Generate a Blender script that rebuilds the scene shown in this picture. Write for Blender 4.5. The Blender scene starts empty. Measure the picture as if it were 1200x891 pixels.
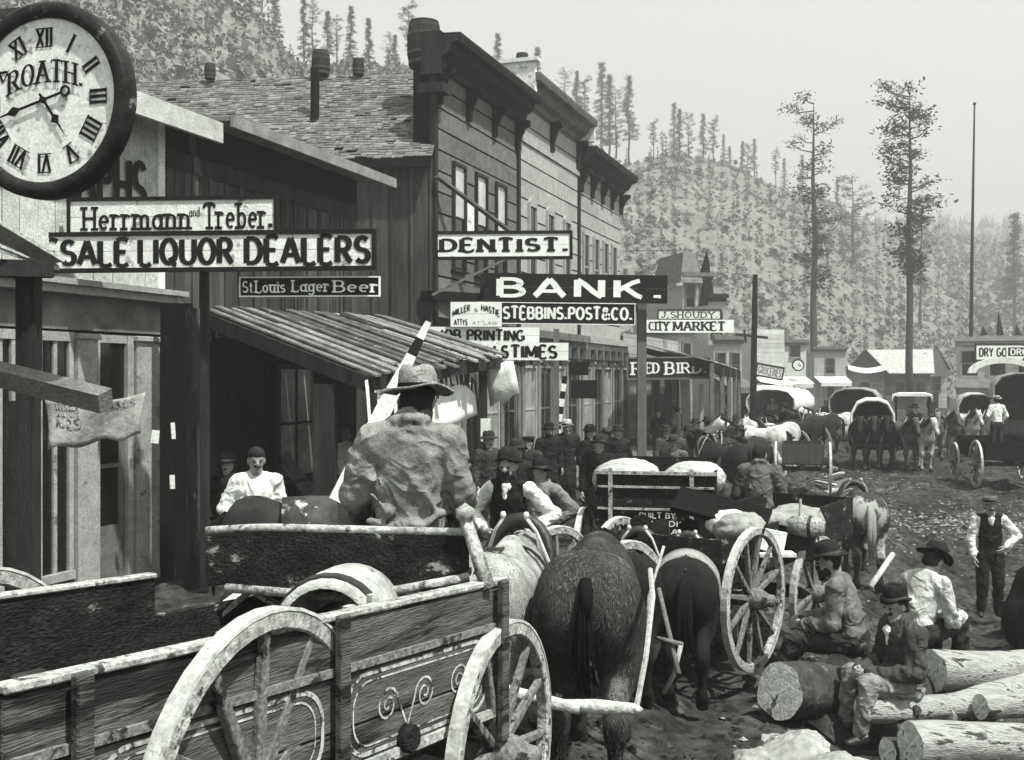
import bpy, math, random
import numpy as np
from mathutils import Vector, Matrix, Euler, noise as mnoise
R = math.radians
rnd = random.Random(7)
scene = bpy.context.scene
COL = scene.collection
F = 1287.0; EYE = 2.7; HOR = 440.0          # the photograph's focal length (px at 1200 wide), camera height, horizon row

# ------------------------------------------------------------------ camera, sky, sun, exposure
cam = bpy.data.objects.new('camera', bpy.data.cameras.new('camera')); COL.objects.link(cam)
cam.location = (0, 0, EYE); cam.rotation_euler = (R(90), 0, 0)
cam.data.sensor_width = 36; cam.data.lens = 36 * F / 1200; cam.data.shift_y = -0.0046
cam.data.clip_start = 0.05; cam.data.clip_end = 4000
scene.camera = cam
SUN_TO = Vector((0.36, -0.32, 0.88)).normalized()
world = bpy.data.worlds.new('World'); scene.world = world; world.use_nodes = True
nt = world.node_tree; nt.nodes.clear()
w_out = nt.nodes.new('ShaderNodeOutputWorld'); w_bg = nt.nodes.new('ShaderNodeBackground')
w_sky = nt.nodes.new('ShaderNodeTexSky'); w_sky.sky_type = 'NISHITA'; w_sky.sun_disc = False
w_sky.sun_elevation = math.asin(SUN_TO.z); w_sky.sun_rotation = math.atan2(SUN_TO.x, SUN_TO.y)
w_sky.dust_density = 6.0; w_sky.air_density = 1.0
w_bw = nt.nodes.new('ShaderNodeRGBToBW')
w_mix = nt.nodes.new('ShaderNodeMix'); w_mix.data_type = 'RGBA'; w_mix.inputs[0].default_value = 0.86
w_mix.inputs[7].default_value = (7.6, 7.7, 7.45, 1)        # high thin overcast, white on the plate
nt.links.new(w_sky.outputs[0], w_bw.inputs[0]); nt.links.new(w_bw.outputs[0], w_mix.inputs[6])
nt.links.new(w_mix.outputs[2], w_bg.inputs[0]); nt.links.new(w_bg.outputs[0], w_out.inputs[0])
w_bg.inputs[1].default_value = 0.079
sun_d = bpy.data.lights.new('sun', 'SUN'); sun = bpy.data.objects.new('sun', sun_d); COL.objects.link(sun)
sun_d.energy = 5.0; sun_d.angle = R(1.5); sun_d.color = (1.0, 0.985, 0.95)
sun.rotation_euler = SUN_TO.to_track_quat('Z', 'Y').to_euler()
sun.location = (0, 0, 60)
vs = scene.view_settings; vs.view_transform = 'Standard'; vs.look = 'None'; vs.exposure = 0.62; vs.gamma = 1.0
scene.cycles.use_denoising = True
scene.cycles.max_bounces = 4; scene.cycles.diffuse_bounces = 2; scene.cycles.glossy_bounces = 2
scene.cycles.transmission_bounces = 2; scene.cycles.volume_bounces = 0; scene.cycles.transparent_max_bounces = 4
HAZE_DENSITY = 0.0019

# ------------------------------------------------------------------ coordinates
def P(px, py, Y): return Vector(((px - 600) / F * Y, Y, EYE - (py - HOR) / F * Y))
UX, UY = 0.3303, 0.9439                    # the street runs along (UX, UY); its house fronts face (UY, -UX)
TH = math.atan2(UY, UX)
def FY(px, c=-10.0): return -c * F / (1050 - px)              # depth where a column of the photo meets the left house front
def fac(px, c=-10.0):
    Y = FY(px, c); return Vector(((px - 600) / F * Y, Y, 0))
def fa(px, c=-10.0):
    p = fac(px, c); return p.x * UX + p.y * UY
def fz(px, py, c=-10.0): return EYE - (py - HOR) / F * FY(px, c)
def sst(a, b, x):
    t = min(1, max(0, (x - a) / (b - a))); return t * t * (3 - 2 * t)
def g(x, y):
    far = sst(18, 30, y)
    z = 0.1 + 0.25 * math.exp(-((x + .5) ** 2 / 6 + (y - 4) ** 2 / 8))
    z -= 0.3 * (1 - sst(-6, -4, x)) * (1 - sst(14, 18, y))
    z -= 0.5 * sst(0, 5, x) * (1 - .5 * far)
    z -= 0.4 * math.exp(-((x - 6.7) ** 2 + (y - 15.4) ** 2) / 9)
    z -= 0.05 * far
    return z
def ground_pt(px, Y):
    x = (px - 600) / F * Y; return Vector((x, Y, g(x, Y)))
def solve(px, py_top, h):                  # depth at which something h tall standing on the ground reaches that row
    lo, hi = 3.0, 140.0
    for _ in range(60):
        m = (lo + hi) / 2; x = (px - 600) / F * m
        top = HOR + (EYE - g(x, m) - h) * F / m
        if top > py_top: lo = m
        else: hi = m
    return ground_pt(px, lo)

# ------------------------------------------------------------------ materials
MC = {}
def mat(name, gray, rough=.85, var=.3, scale=5, bump=.25, bscale=45, island=0.0, stretch=(1, 1, 1), spec=.07, speck=.18, tint=(.955, 1, .94), spots=None, wrinkle=0):
    if name in MC: return MC[name]
    m = bpy.data.materials.new(name); m.use_nodes = True; n = m.node_tree.nodes; l = m.node_tree.links
    b = n['Principled BSDF']; b.inputs['Roughness'].default_value = rough; b.inputs['Specular IOR Level'].default_value = spec
    tc = n.new('ShaderNodeTexCoord'); mp = n.new('ShaderNodeMapping'); mp.inputs[3].default_value = stretch
    l.new(tc.outputs['Object'], mp.inputs[0])
    n1 = n.new('ShaderNodeTexNoise'); n1.inputs['Scale'].default_value = scale; n1.inputs['Detail'].default_value = 7; n1.inputs['Roughness'].default_value = .65
    n2 = n.new('ShaderNodeTexNoise'); n2.inputs['Scale'].default_value = bscale; n2.inputs['Detail'].default_value = 4
    l.new(mp.outputs[0], n1.inputs['Vector']); l.new(mp.outputs[0], n2.inputs['Vector'])
    def rng(sock, a, c, lo=.3, hi=.7):
        r = n.new('ShaderNodeMapRange'); r.inputs[1].default_value = lo; r.inputs[2].default_value = hi; r.inputs[3].default_value = a; r.inputs[4].default_value = c
        l.new(sock, r.inputs[0]); return r.outputs[0]
    def mul(a, c):
        k = n.new('ShaderNodeMath'); k.operation = 'MULTIPLY'; l.new(a, k.inputs[0]); l.new(c, k.inputs[1]); return k.outputs[0]
    v = mul(rng(n1.outputs[0], 1 - var, 1 + var), rng(n2.outputs[0], 1 - speck, 1 + speck))
    if island:
        ge = n.new('ShaderNodeNewGeometry'); v = mul(v, rng(ge.outputs['Random Per Island'], 1 - island, 1 + island, 0, 1))
    k = n.new('ShaderNodeMath'); k.operation = 'MULTIPLY'; l.new(v, k.inputs[0]); k.inputs[1].default_value = gray; v = k.outputs[0]
    if spots:                                  # worn / dirty patches with a shape of their own: (gray, scale, threshold)
        n3 = n.new('ShaderNodeTexNoise'); n3.inputs['Scale'].default_value = spots[1]; n3.inputs['Detail'].default_value = 8; n3.inputs['Roughness'].default_value = .7
        l.new(mp.outputs[0], n3.inputs['Vector'])
        mx = n.new('ShaderNodeMix'); l.new(rng(n3.outputs[0], 0, 1, spots[2], spots[2] + .06), mx.inputs[0]); l.new(v, mx.inputs[2]); mx.inputs[3].default_value = spots[0]; v = mx.outputs[0]
    cc = n.new('ShaderNodeCombineColor')
    for i in range(3):
        k = n.new('ShaderNodeMath'); k.operation = 'MULTIPLY'; k.use_clamp = True; l.new(v, k.inputs[0]); k.inputs[1].default_value = tint[i]; l.new(k.outputs[0], cc.inputs[i])
    l.new(cc.outputs[0], b.inputs['Base Color'])
    if bump:
        bp = n.new('ShaderNodeBump'); bp.inputs['Strength'].default_value = bump; bp.inputs['Distance'].default_value = .02
        ad = n.new('ShaderNodeMath'); ad.operation = 'ADD'; l.new(n1.outputs[0], ad.inputs[0]); l.new(n2.outputs[0], ad.inputs[1])
        if wrinkle:
            n5 = n.new('ShaderNodeTexNoise'); n5.inputs['Scale'].default_value = wrinkle; n5.inputs['Detail'].default_value = 1.6; n5.inputs['Distortion'].default_value = 1.3; n5.inputs['Roughness'].default_value = .5
            l.new(mp.outputs[0], n5.inputs['Vector']); s5 = n.new('ShaderNodeMath'); s5.operation = 'SUBTRACT'; l.new(n5.outputs[0], s5.inputs[0]); s5.inputs[1].default_value = .5; a5 = n.new('ShaderNodeMath'); a5.operation = 'ABSOLUTE'; l.new(s5.outputs[0], a5.inputs[0]); k5 = n.new('ShaderNodeMath'); k5.operation = 'MULTIPLY_ADD'; l.new(a5.outputs[0], k5.inputs[0]); k5.inputs[1].default_value = -2.8; l.new(n1.outputs[0], k5.inputs[2]); ad = k5; bp.inputs['Distance'].default_value = .03; bp.inputs['Strength'].default_value = 1.0
        l.new(ad.outputs[0], bp.inputs['Height']); l.new(bp.outputs[0], b.inputs['Normal'])
    MC[name] = m; return m
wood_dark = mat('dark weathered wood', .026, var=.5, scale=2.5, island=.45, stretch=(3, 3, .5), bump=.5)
wood_black = mat('very dark wood', .007, var=.4, scale=3, island=.3, bump=.4)  # plain near-black wood; under the porch it carries painted shade
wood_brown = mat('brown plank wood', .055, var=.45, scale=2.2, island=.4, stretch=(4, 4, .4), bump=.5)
wood_mid = mat('grey plank wood', .13, var=.35, scale=3, island=.3, bump=.4, speck=.3)
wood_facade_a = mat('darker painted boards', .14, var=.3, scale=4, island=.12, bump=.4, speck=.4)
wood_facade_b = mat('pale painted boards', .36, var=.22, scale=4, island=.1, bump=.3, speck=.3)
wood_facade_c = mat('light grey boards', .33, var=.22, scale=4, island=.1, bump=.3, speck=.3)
wood_pale = mat('pale raw wood', .42, var=.35, scale=5, island=.2, bump=.4, speck=.35, spots=(.08, 3, .6))
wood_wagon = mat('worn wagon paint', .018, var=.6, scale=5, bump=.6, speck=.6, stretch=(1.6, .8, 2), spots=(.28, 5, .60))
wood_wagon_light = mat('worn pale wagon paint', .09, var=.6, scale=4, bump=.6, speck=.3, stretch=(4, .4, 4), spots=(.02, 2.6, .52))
wood_wheel = mat('worn wheel wood', .34, var=.45, scale=11, bump=.5, speck=.4, spots=(.05, 14, .56))
wood_spoke = mat('weathered spoke wood', .17, var=.5, scale=7, bump=.4, speck=.4, spots=(.03, 7, .53))
iron = mat('dark iron', .03, rough=.5, var=.4, scale=12, bump=.2, spec=.4)
steel = mat('worn steel tyre', .42, rough=.5, var=.35, scale=14, bump=.2, spec=.5, spots=(.12, 12, .6))
shingle = mat('weathered shingles', .15, var=.4, scale=3, island=.3, bump=.4, speck=.35)
white_paint = mat('white paint', .84, var=.12, scale=6, bump=.12, speck=.12, spots=(.34, 5, .62))
white_worn = mat('worn white paint', .74, var=.22, scale=6, bump=.2, speck=.22, spots=(.2, 4, .58))
white_dirty = mat('dirty white boards', .46, var=.3, scale=4, island=.12, bump=.3, speck=.3, spots=(.12, 2.5, .6))
cream = mat('dull cream paint', .30, var=.25, scale=4, bump=.2, speck=.25, spots=(.12, 3, .6))
black_paint = mat('black paint', .012, rough=.6, var=.4, scale=10, bump=.15, spots=(.06, 16, .66))
letter_black = mat('black lettering', .012, rough=.7, var=.4, scale=20, bump=0, spots=(.2, 30, .64))
letter_white = mat('white lettering', .86, var=.12, scale=20, bump=0, spots=(.3, 30, .66))
letter_grey = mat('faded lettering', .30, var=.5, scale=25, bump=0, spots=(.02, 20, .5))
letter_faint = mat('faint pencilled lettering', .34, var=.3, scale=25, bump=0)
glass_dark = mat('dark window glass', .008, rough=.12, var=.3, bump=0, spec=.5)
glass_pale = mat('window glass with white curtain and painted sky', .5, rough=.25, var=.25, scale=2, bump=0, spec=.5)  # white of curtain and reflected sky put into the pane colour
glass_grey = mat('dim window glass', .28, rough=.2, var=.6, scale=1.5, bump=0, spec=.5)
canvas = mat('white canvas', .76, var=.2, scale=3, bump=.3, bscale=25, spots=(.4, 3, .62))
canvas_grey = mat('dirty canvas', .27, var=.35, scale=3, bump=.6, bscale=20, spots=(.12, 3, .6))
bark = mat('pale stripped bark', .33, var=.45, scale=4, stretch=(.5, 4, 4), bump=.7, bscale=25, spots=(.05, 4, .54))
bark_dark = mat('rough bark', .05, var=.5, scale=5, bump=.7, bscale=20, spots=(.2, 8, .62))
log_end = mat('sawn log end', .72, var=.4, scale=14, bump=.5, spots=(.12, 9, .58))
def ring_nodes(m):
    n = m.node_tree.nodes; l = m.node_tree.links; b = n['Principled BSDF']; w = n.new('ShaderNodeTexWave'); w.wave_type = 'RINGS'; w.rings_direction = 'SPHERICAL'; w.inputs['Scale'].default_value = 24; w.inputs['Distortion'].default_value = 2.5; w.inputs['Detail'].default_value = 3; w.inputs['Detail Scale'].default_value = 3
    tc = n.new('ShaderNodeTexCoord'); l.new(tc.outputs['Object'], w.inputs[0]); r = n.new('ShaderNodeMapRange'); r.inputs[3].default_value = .82; r.inputs[4].default_value = 1.04; l.new(w.outputs[1], r.inputs[0])
    mx = n.new('ShaderNodeMix'); mx.data_type = 'RGBA'; mx.blend_type = 'MULTIPLY'; mx.inputs[0].default_value = 1; s = b.inputs['Base Color'].links[0].from_socket; l.new(s, mx.inputs[6]); l.new(r.outputs[0], mx.inputs[7]); l.new(mx.outputs[2], b.inputs['Base Color'])
ring_nodes(log_end)
rock = mat('pale rock', .30, var=.4, scale=3, bump=.8, bscale=14, spots=(.08, 4, .58))
leaf = mat('pine needles', .02, var=.6, scale=2, bump=0, tint=(.9, 1, .86))
leaf_far = mat('hillside foliage', .115, var=.5, scale=.35, bump=0, island=.4, tint=(.93, 1, .9))
leaf_far_light = mat('pale hillside scrub', .175, var=.4, scale=.3, bump=0, island=.3, tint=(.95, 1, .92))
leather = mat('dark leather', .014, rough=.5, var=.3, scale=12, bump=.2, spec=.4)
rope = mat('pale rope', .34, var=.3, scale=30, bump=.3)
brass = mat('pale metal', .7, rough=.35, var=.2, bump=0, spec=.6)
skin = mat('skin', .27, rough=.6, var=.2, scale=25, bump=.1, speck=.1)
def cloth(gray, key='', **k):
    return mat('cloth %s%03d' % (key, int(gray * 1000)), gray, var=.5, scale=5, bump=.85, bscale=190, speck=.35, wrinkle=4.6, spec=.05, rough=.95, **k)
hair_dark = mat('dark hair', .022, var=.3, scale=40, bump=.3)

# ------------------------------------------------------------------ mesh builder
class MB:
    def __init__(s): s.v = []; s.f = []; s.m = []; s.mi = 0; s.M = Matrix.Identity(4)
    def add(s, vs, fs):
        o = len(s.v); s.v += [tuple(s.M @ Vector(p)) for p in vs]; s.f += [tuple(i + o for i in q) for q in fs]; s.m += [s.mi] * len(fs)
    def box(s, c, sz, rz=0, ry=0, rx=0):
        x, y, z = sz[0] / 2, sz[1] / 2, sz[2] / 2; E = Euler((rx, ry, rz)).to_matrix(); c = Vector(c)
        vs = [c + E @ Vector((a * x, b * y, d * z)) for a in (-1, 1) for b in (-1, 1) for d in (-1, 1)]
        s.add(vs, [(0, 1, 3, 2), (4, 6, 7, 5), (0, 4, 5, 1), (2, 3, 7, 6), (0, 2, 6, 4), (1, 5, 7, 3)]); return s
    def span(s, x0, x1, y0, y1, z0, z1): return s.box(((x0 + x1) / 2, (y0 + y1) / 2, (z0 + z1) / 2), (abs(x1 - x0), abs(y1 - y0), abs(z1 - z0)))
    def beam(s, p0, p1, w, h, up=(0, 0, 1), w1=None, h1=None):
        p0, p1 = Vector(p0), Vector(p1); d = (p1 - p0).normalized(); up = Vector(up)
        if abs(d.dot(up)) > .98: up = Vector((0, 1, 0))
        r = d.cross(up).normalized(); u = r.cross(d); w1 = w if w1 is None else w1; h1 = h if h1 is None else h1
        vs = [p + r * a * ww / 2 + u * b * hh / 2 for p, ww, hh in ((p0, w, h), (p1, w1, h1)) for a in (-1, 1) for b in (-1, 1)]
        s.add(vs, [(0, 1, 3, 2), (4, 6, 7, 5), (0, 4, 5, 1), (2, 3, 7, 6), (0, 2, 6, 4), (1, 5, 7, 3)]); return s
    def tube(s, pts, rad, n=8, caps=True, wob=0):
        pts = [Vector(p) for p in pts]; k = len(pts); rad = rad if isinstance(rad, (list, tuple)) else [rad] * k
        vs = []; ref = None
        for i, p in enumerate(pts):
            d = (pts[min(i + 1, k - 1)] - pts[max(i - 1, 0)]).normalized()
            if ref is None: ref = d.orthogonal().normalized()
            ref = (ref - d * ref.dot(d)).normalized(); b = d.cross(ref)
            for j in range(n):
                a = 2 * math.pi * j / n; rr = rad[i] * (1 + (rnd.uniform(-wob, wob) if wob else 0))
                vs.append(p + (ref * math.cos(a) + b * math.sin(a)) * rr)
        fs = [(i * n + j, i * n + (j + 1) % n, (i + 1) * n + (j + 1) % n, (i + 1) * n + j) for i in range(k - 1) for j in range(n)]
        if caps: fs += [tuple(range(n - 1, -1, -1)), tuple(range((k - 1) * n, k * n))]
        s.add(vs, fs); return s
    def lathe(s, prof, n=24, axis='z', c=(0, 0, 0), close=False, a0=0, a1=2 * math.pi):
        full = abs(a1 - a0 - 2 * math.pi) < 1e-6; m = n if full else n + 1; vs = []; c = Vector(c)
        for j in range(m):
            a = a0 + (a1 - a0) * j / n; ca, sa = math.cos(a), math.sin(a)
            for r, h in prof:
                p = {'z': (r * ca, r * sa, h), 'x': (h, r * ca, r * sa), 'y': (r * ca, h, r * sa)}[axis]; vs.append(c + Vector(p))
        k = len(prof); fs = []
        for j in range(n):
            for i in range(k if close else k - 1):
                i2 = (i + 1) % k; j2 = (j + 1) % m; fs.append((j * k + i, j2 * k + i, j2 * k + i2, j * k + i2))
        s.add(vs, fs); return s
    def poly(s, pts, t, plane='xz', off=0):          # extruded outline; plane xz is extruded along y
        n = len(pts); mk = {'xz': lambda a, b, d: (a, d, b), 'xy': lambda a, b, d: (a, b, d), 'yz': lambda a, b, d: (d, a, b)}[plane]
        vs = [mk(a, b, off) for a, b in pts] + [mk(a, b, off + t) for a, b in pts]
        s.add(vs, [tuple(range(n)), tuple(range(2 * n - 1, n - 1, -1))] + [(i, i + n, (i + 1) % n + n, (i + 1) % n) for i in range(n)]); return s
    def build(s, name, mats, parent=None, smooth=False, bevel=0, loc=None):
        me = bpy.data.meshes.new(name); me.from_pydata(s.v, [], s.f); mats = mats if isinstance(mats, (list, tuple)) else [mats]
        for m in mats: me.materials.append(m)
        me.polygons.foreach_set('material_index', s.m)
        if smooth: me.polygons.foreach_set('use_smooth', [True] * len(s.f))
        me.update(); o = bpy.data.objects.new(name, me); COL.objects.link(o)
        if parent: o.parent = parent
        if loc is not None: o.location = loc
        if bevel:
            b = o.modifiers.new('bevel', 'BEVEL'); b.width = bevel; b.segments = 1; b.limit_method = 'ANGLE'
        return o
def tag(o, label=None, cat=None, group=None, kind=None):
    if label: o['label'] = label
    if cat: o['category'] = cat
    if group: o['group'] = group
    if kind: o['kind'] = kind
    return o
def thing(name, label, cat, loc=(0, 0, 0), rz=0, group=None, rot=None):
    o = bpy.data.objects.new(name, None); COL.objects.link(o); o.location = loc; o.rotation_euler = rot or (0, 0, rz); o.empty_display_size = .2
    return tag(o, label, cat, group)
def copy_tree(o, parent=None):
    c = o.copy(); COL.objects.link(c)
    if parent is not None: c.parent = parent
    for ch in list(o.children): copy_tree(ch, c)
    return c
def kids(o):
    for c in o.children:
        yield c
        yield from kids(c)

# ------------------------------------------------------------------ signwriter's letters, drawn as brush strokes
def arc(cx, cy, rx, ry, a, b, n=12): return [(cx + rx * math.cos(R(a + (b - a) * i / n)), cy + ry * math.sin(R(a + (b - a) * i / n))) for i in range(n + 1)]
S_ = [(.08, 0), (.08, 1)]
GL = {
 'A': (.8, [[(.02, 0), (.4, 1)], [(.4, 1), (.78, 0)], [(.17, .34), (.63, .34)]]),
 'B': (.72, [S_, [(.08, 1), (.36, 1)] + arc(.36, .76, .24, .24, 90, -90) + [(.08, .52)], [(.08, .52), (.38, .52)] + arc(.38, .26, .28, .26, 90, -90) + [(.08, 0)]]),
 'C': (.76, [arc(.4, .5, .34, .5, 48, 312, 16)]), 'D': (.78, [S_, [(.08, 1), (.32, 1)] + arc(.32, .5, .4, .5, 90, -90, 14) + [(.08, 0)]]),
 'E': (.66, [S_, [(.08, 1), (.6, 1)], [(.08, .52), (.5, .52)], [(.08, 0), (.62, 0)]]), 'F': (.62, [S_, [(.08, 1), (.58, 1)], [(.08, .52), (.48, .52)]]),
 'G': (.82, [arc(.4, .5, .34, .5, 48, 320, 16), [(.46, .44), (.74, .44), (.74, .08)]]), 'H': (.76, [S_, [(.68, 0), (.68, 1)], [(.08, .5), (.68, .5)]]),
 'I': (.2, [[(.1, 0), (.1, 1)]]), 'J': (.56, [[(.46, 1), (.46, .26)] + arc(.26, .26, .2, .26, 0, -180, 8)]),
 'K': (.76, [S_, [(.1, .4), (.66, 1)], [(.28, .58), (.72, 0)]]), 'L': (.62, [S_, [(.08, 0), (.6, 0)]]),
 'M': (.94, [[(.06, 0), (.1, 1)], [(.1, 1), (.47, .12)], [(.47, .12), (.84, 1)], [(.84, 1), (.88, 0)]]),
 'N': (.78, [S_, [(.08, 1), (.7, 0)], [(.7, 0), (.7, 1)]]), 'O': (.8, [arc(.4, .5, .34, .5, 0, 360, 20)]),
 'P': (.66, [S_, [(.08, 1), (.36, 1)] + arc(.36, .74, .25, .26, 90, -90) + [(.08, .48)]]), 'Q': (.82, [arc(.4, .5, .34, .5, 0, 360, 20), [(.46, .26), (.76, -.08)]]),
 'R': (.74, [S_, [(.08, 1), (.36, 1)] + arc(.36, .75, .25, .25, 90, -90) + [(.08, .5)], [(.34, .5), (.7, 0)]]),
 'S': (.66, [arc(.33, .75, .25, .25, 30, 270, 10) + arc(.33, .25, .27, .25, 90, -150, 10)[1:]]), 'T': (.72, [[(.36, 0), (.36, 1)], [(.02, 1), (.7, 1)]]),
 'U': (.76, [[(.08, 1), (.08, .3)] + arc(.38, .3, .3, .3, 180, 360, 10) + [(.68, 1)]]), 'V': (.76, [[(.03, 1), (.38, 0)], [(.38, 0), (.73, 1)]]),
 'W': (1.05, [[(.02, 1), (.27, 0)], [(.27, 0), (.52, .85)], [(.52, .85), (.78, 0)], [(.78, 0), (1.03, 1)]]), 'X': (.76, [[(.05, 0), (.7, 1)], [(.05, 1), (.7, 0)]]),
 'Y': (.74, [[(.03, 1), (.37, .48)], [(.37, .48), (.71, 1)], [(.37, .48), (.37, 0)]]), 'Z': (.7, [[(.06, 1), (.64, 1), (.06, 0), (.66, 0)]]),
 '&': (.84, [[(.8, .0), (.2, .72)] + arc(.36, .82, .18, .18, 200, -20, 8) + [(.16, .4)] + arc(.34, .22, .24, .22, 150, 350, 8) + [(.76, .5)]]),
 '.': (.24, [[(.12, 0), (.12, .16)]]), '-': (.5, [[(.06, .5), (.44, .5)]]), "'": (.2, [[(.1, .8), (.1, 1)]]), ' ': (.36, []),
 'a': (.58, [arc(.27, .3, .22, .3, 20, 340, 12), [(.5, .62), (.5, .1), (.57, 0)]]), 'b': (.6, [[(.1, 0), (.1, 1)], arc(.32, .31, .22, .31, 160, -160, 12)]),
 'd': (.6, [[(.5, 0), (.5, 1)], arc(.28, .31, .22, .31, 20, 340, 12)]), 'e': (.56, [[(.06, .34), (.5, .34)] + arc(.28, .32, .22, .3, 5, 310, 12)]),
 'g': (.58, [arc(.27, .32, .21, .3, 20, 340, 12), [(.49, .62), (.49, -.12)] + arc(.27, -.12, .22, .2, 0, -160, 7)]), 'i': (.24, [[(.12, 0), (.12, .62)], [(.12, .8), (.12, .92)]]),
 'm': (.92, [[(.08, 0), (.08, .64)], [(.08, .5)] + arc(.28, .42, .18, .2, 130, 0, 7) + [(.46, 0)], [(.46, .5)] + arc(.64, .42, .18, .2, 130, 0, 7) + [(.82, 0)]]),
 'n': (.6, [[(.08, 0), (.08, .64)], [(.08, .5)] + arc(.3, .42, .2, .2, 130, 0, 7) + [(.5, 0)]]), 'o': (.58, [arc(.28, .31, .22, .31, 0, 360, 14)]),
 'r': (.44, [[(.08, 0), (.08, .64)], [(.08, .46)] + arc(.28, .44, .18, .18, 140, 40, 6)]), 's': (.48, [arc(.24, .47, .17, .16, 30, 270, 8) + arc(.24, .16, .19, .16, 90, -150, 8)[1:]]),
 't': (.42, [[(.18, .9), (.18, .12), (.36, .0)], [(.02, .62), (.38, .62)]]), 'u': (.6, [[(.08, .64), (.08, .2)] + arc(.28, .2, .2, .2, 180, 300, 7) + [(.5, .2)], [(.5, .64), (.5, 0)]]),
}
def text_w(s, gap): return sum(GL[c][0] + gap for c in s) - gap
def letters(mb, s, x0, z0, w, h, thick=.2, thin=.1, serif=False, gap=.14, y=-.004, warp=None, squeeze=None):
    """Paint string s into the box (x0, z0, w, h) of the local xz plane, looking along +y."""
    k = w / text_w(s, gap); x = 0; yy = y; warp = warp or (lambda a, b: (a, b)); th, tn = thick * h, thin * h
    th = min(th, (.17 if any(c.islower() for c in s) else .28) * k); tn = min(tn, th)
    def ribbon(pts, wf):
        nonlocal yy
        n = len(pts); closed = math.dist(pts[0], pts[-1]) < 1e-6; L = []; Rr = []
        for i in range(n):
            a = pts[i - 1] if i else (pts[-2] if closed else pts[0]); b = pts[i + 1] if i < n - 1 else (pts[1] if closed else pts[-1])
            dx, dz = b[0] - a[0], b[1] - a[1]; ln = math.hypot(dx, dz) or 1; dx /= ln; dz /= ln
            hw = wf(dx, dz) / 2; L.append((pts[i][0] - dz * hw, pts[i][1] + dx * hw)); Rr.append((pts[i][0] + dz * hw, pts[i][1] - dx * hw))
        vs = [(warp(*q)[0], yy, warp(*q)[1]) for q in L + Rr]
        mb.add(vs, [(i, i + n, i + 1 + n, i + 1) for i in range(n - 1)]); yy -= .00025
    pen = lambda dx, dz: tn + (th - tn) * abs(dz) ** 1.5
    for ch in s:
        gw, st = GL[ch]
        for p in st:
            q = []
            for i, (a, b) in enumerate(p):     # subdivide straight runs so that warps bend them
                if i and len(p) < 5 and warp:
                    a0, b0 = p[i - 1]
                    for t in (.33, .66): q.append((x0 + (x + a0 + (a - a0) * t) * k, z0 + (b0 + (b - b0) * t) * h))
                q.append((x0 + (x + a) * k, z0 + tn * .5 + b * (h - tn)))
            q2 = [(a, z0 + tn * .5 + (b - z0) / h * (h - tn)) if False else (a, b) for a, b in q]
            wf = (lambda dx, dz: max(th, h * .17)) if ch in '.' else pen
            ribbon(q2, wf)
            if serif and ch not in ".'-&":
                for (a, b), (c, d) in ((q2[0], q2[1]), (q2[-1], q2[-2])):
                    top = abs((b - z0) / h - 1) < .08; bot = abs((b - z0) / h) < .08
                    if (top or bot or (ch.islower() and abs((b - z0) / h - .64) < .05)) and abs(d - b) > abs(c - a) * .5:
                        sw = th * .5 + .13 * h * .75; ribbon([(a - sw, b), (a + sw, b)], lambda dx, dz: tn * 1.15)
                    elif (top or bot) and ch in 'ETLFZ':
                        ribbon([(a, b + (.13 * h if bot else -.13 * h)), (a, b)], lambda dx, dz: tn)
        x += gw + gap

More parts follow.
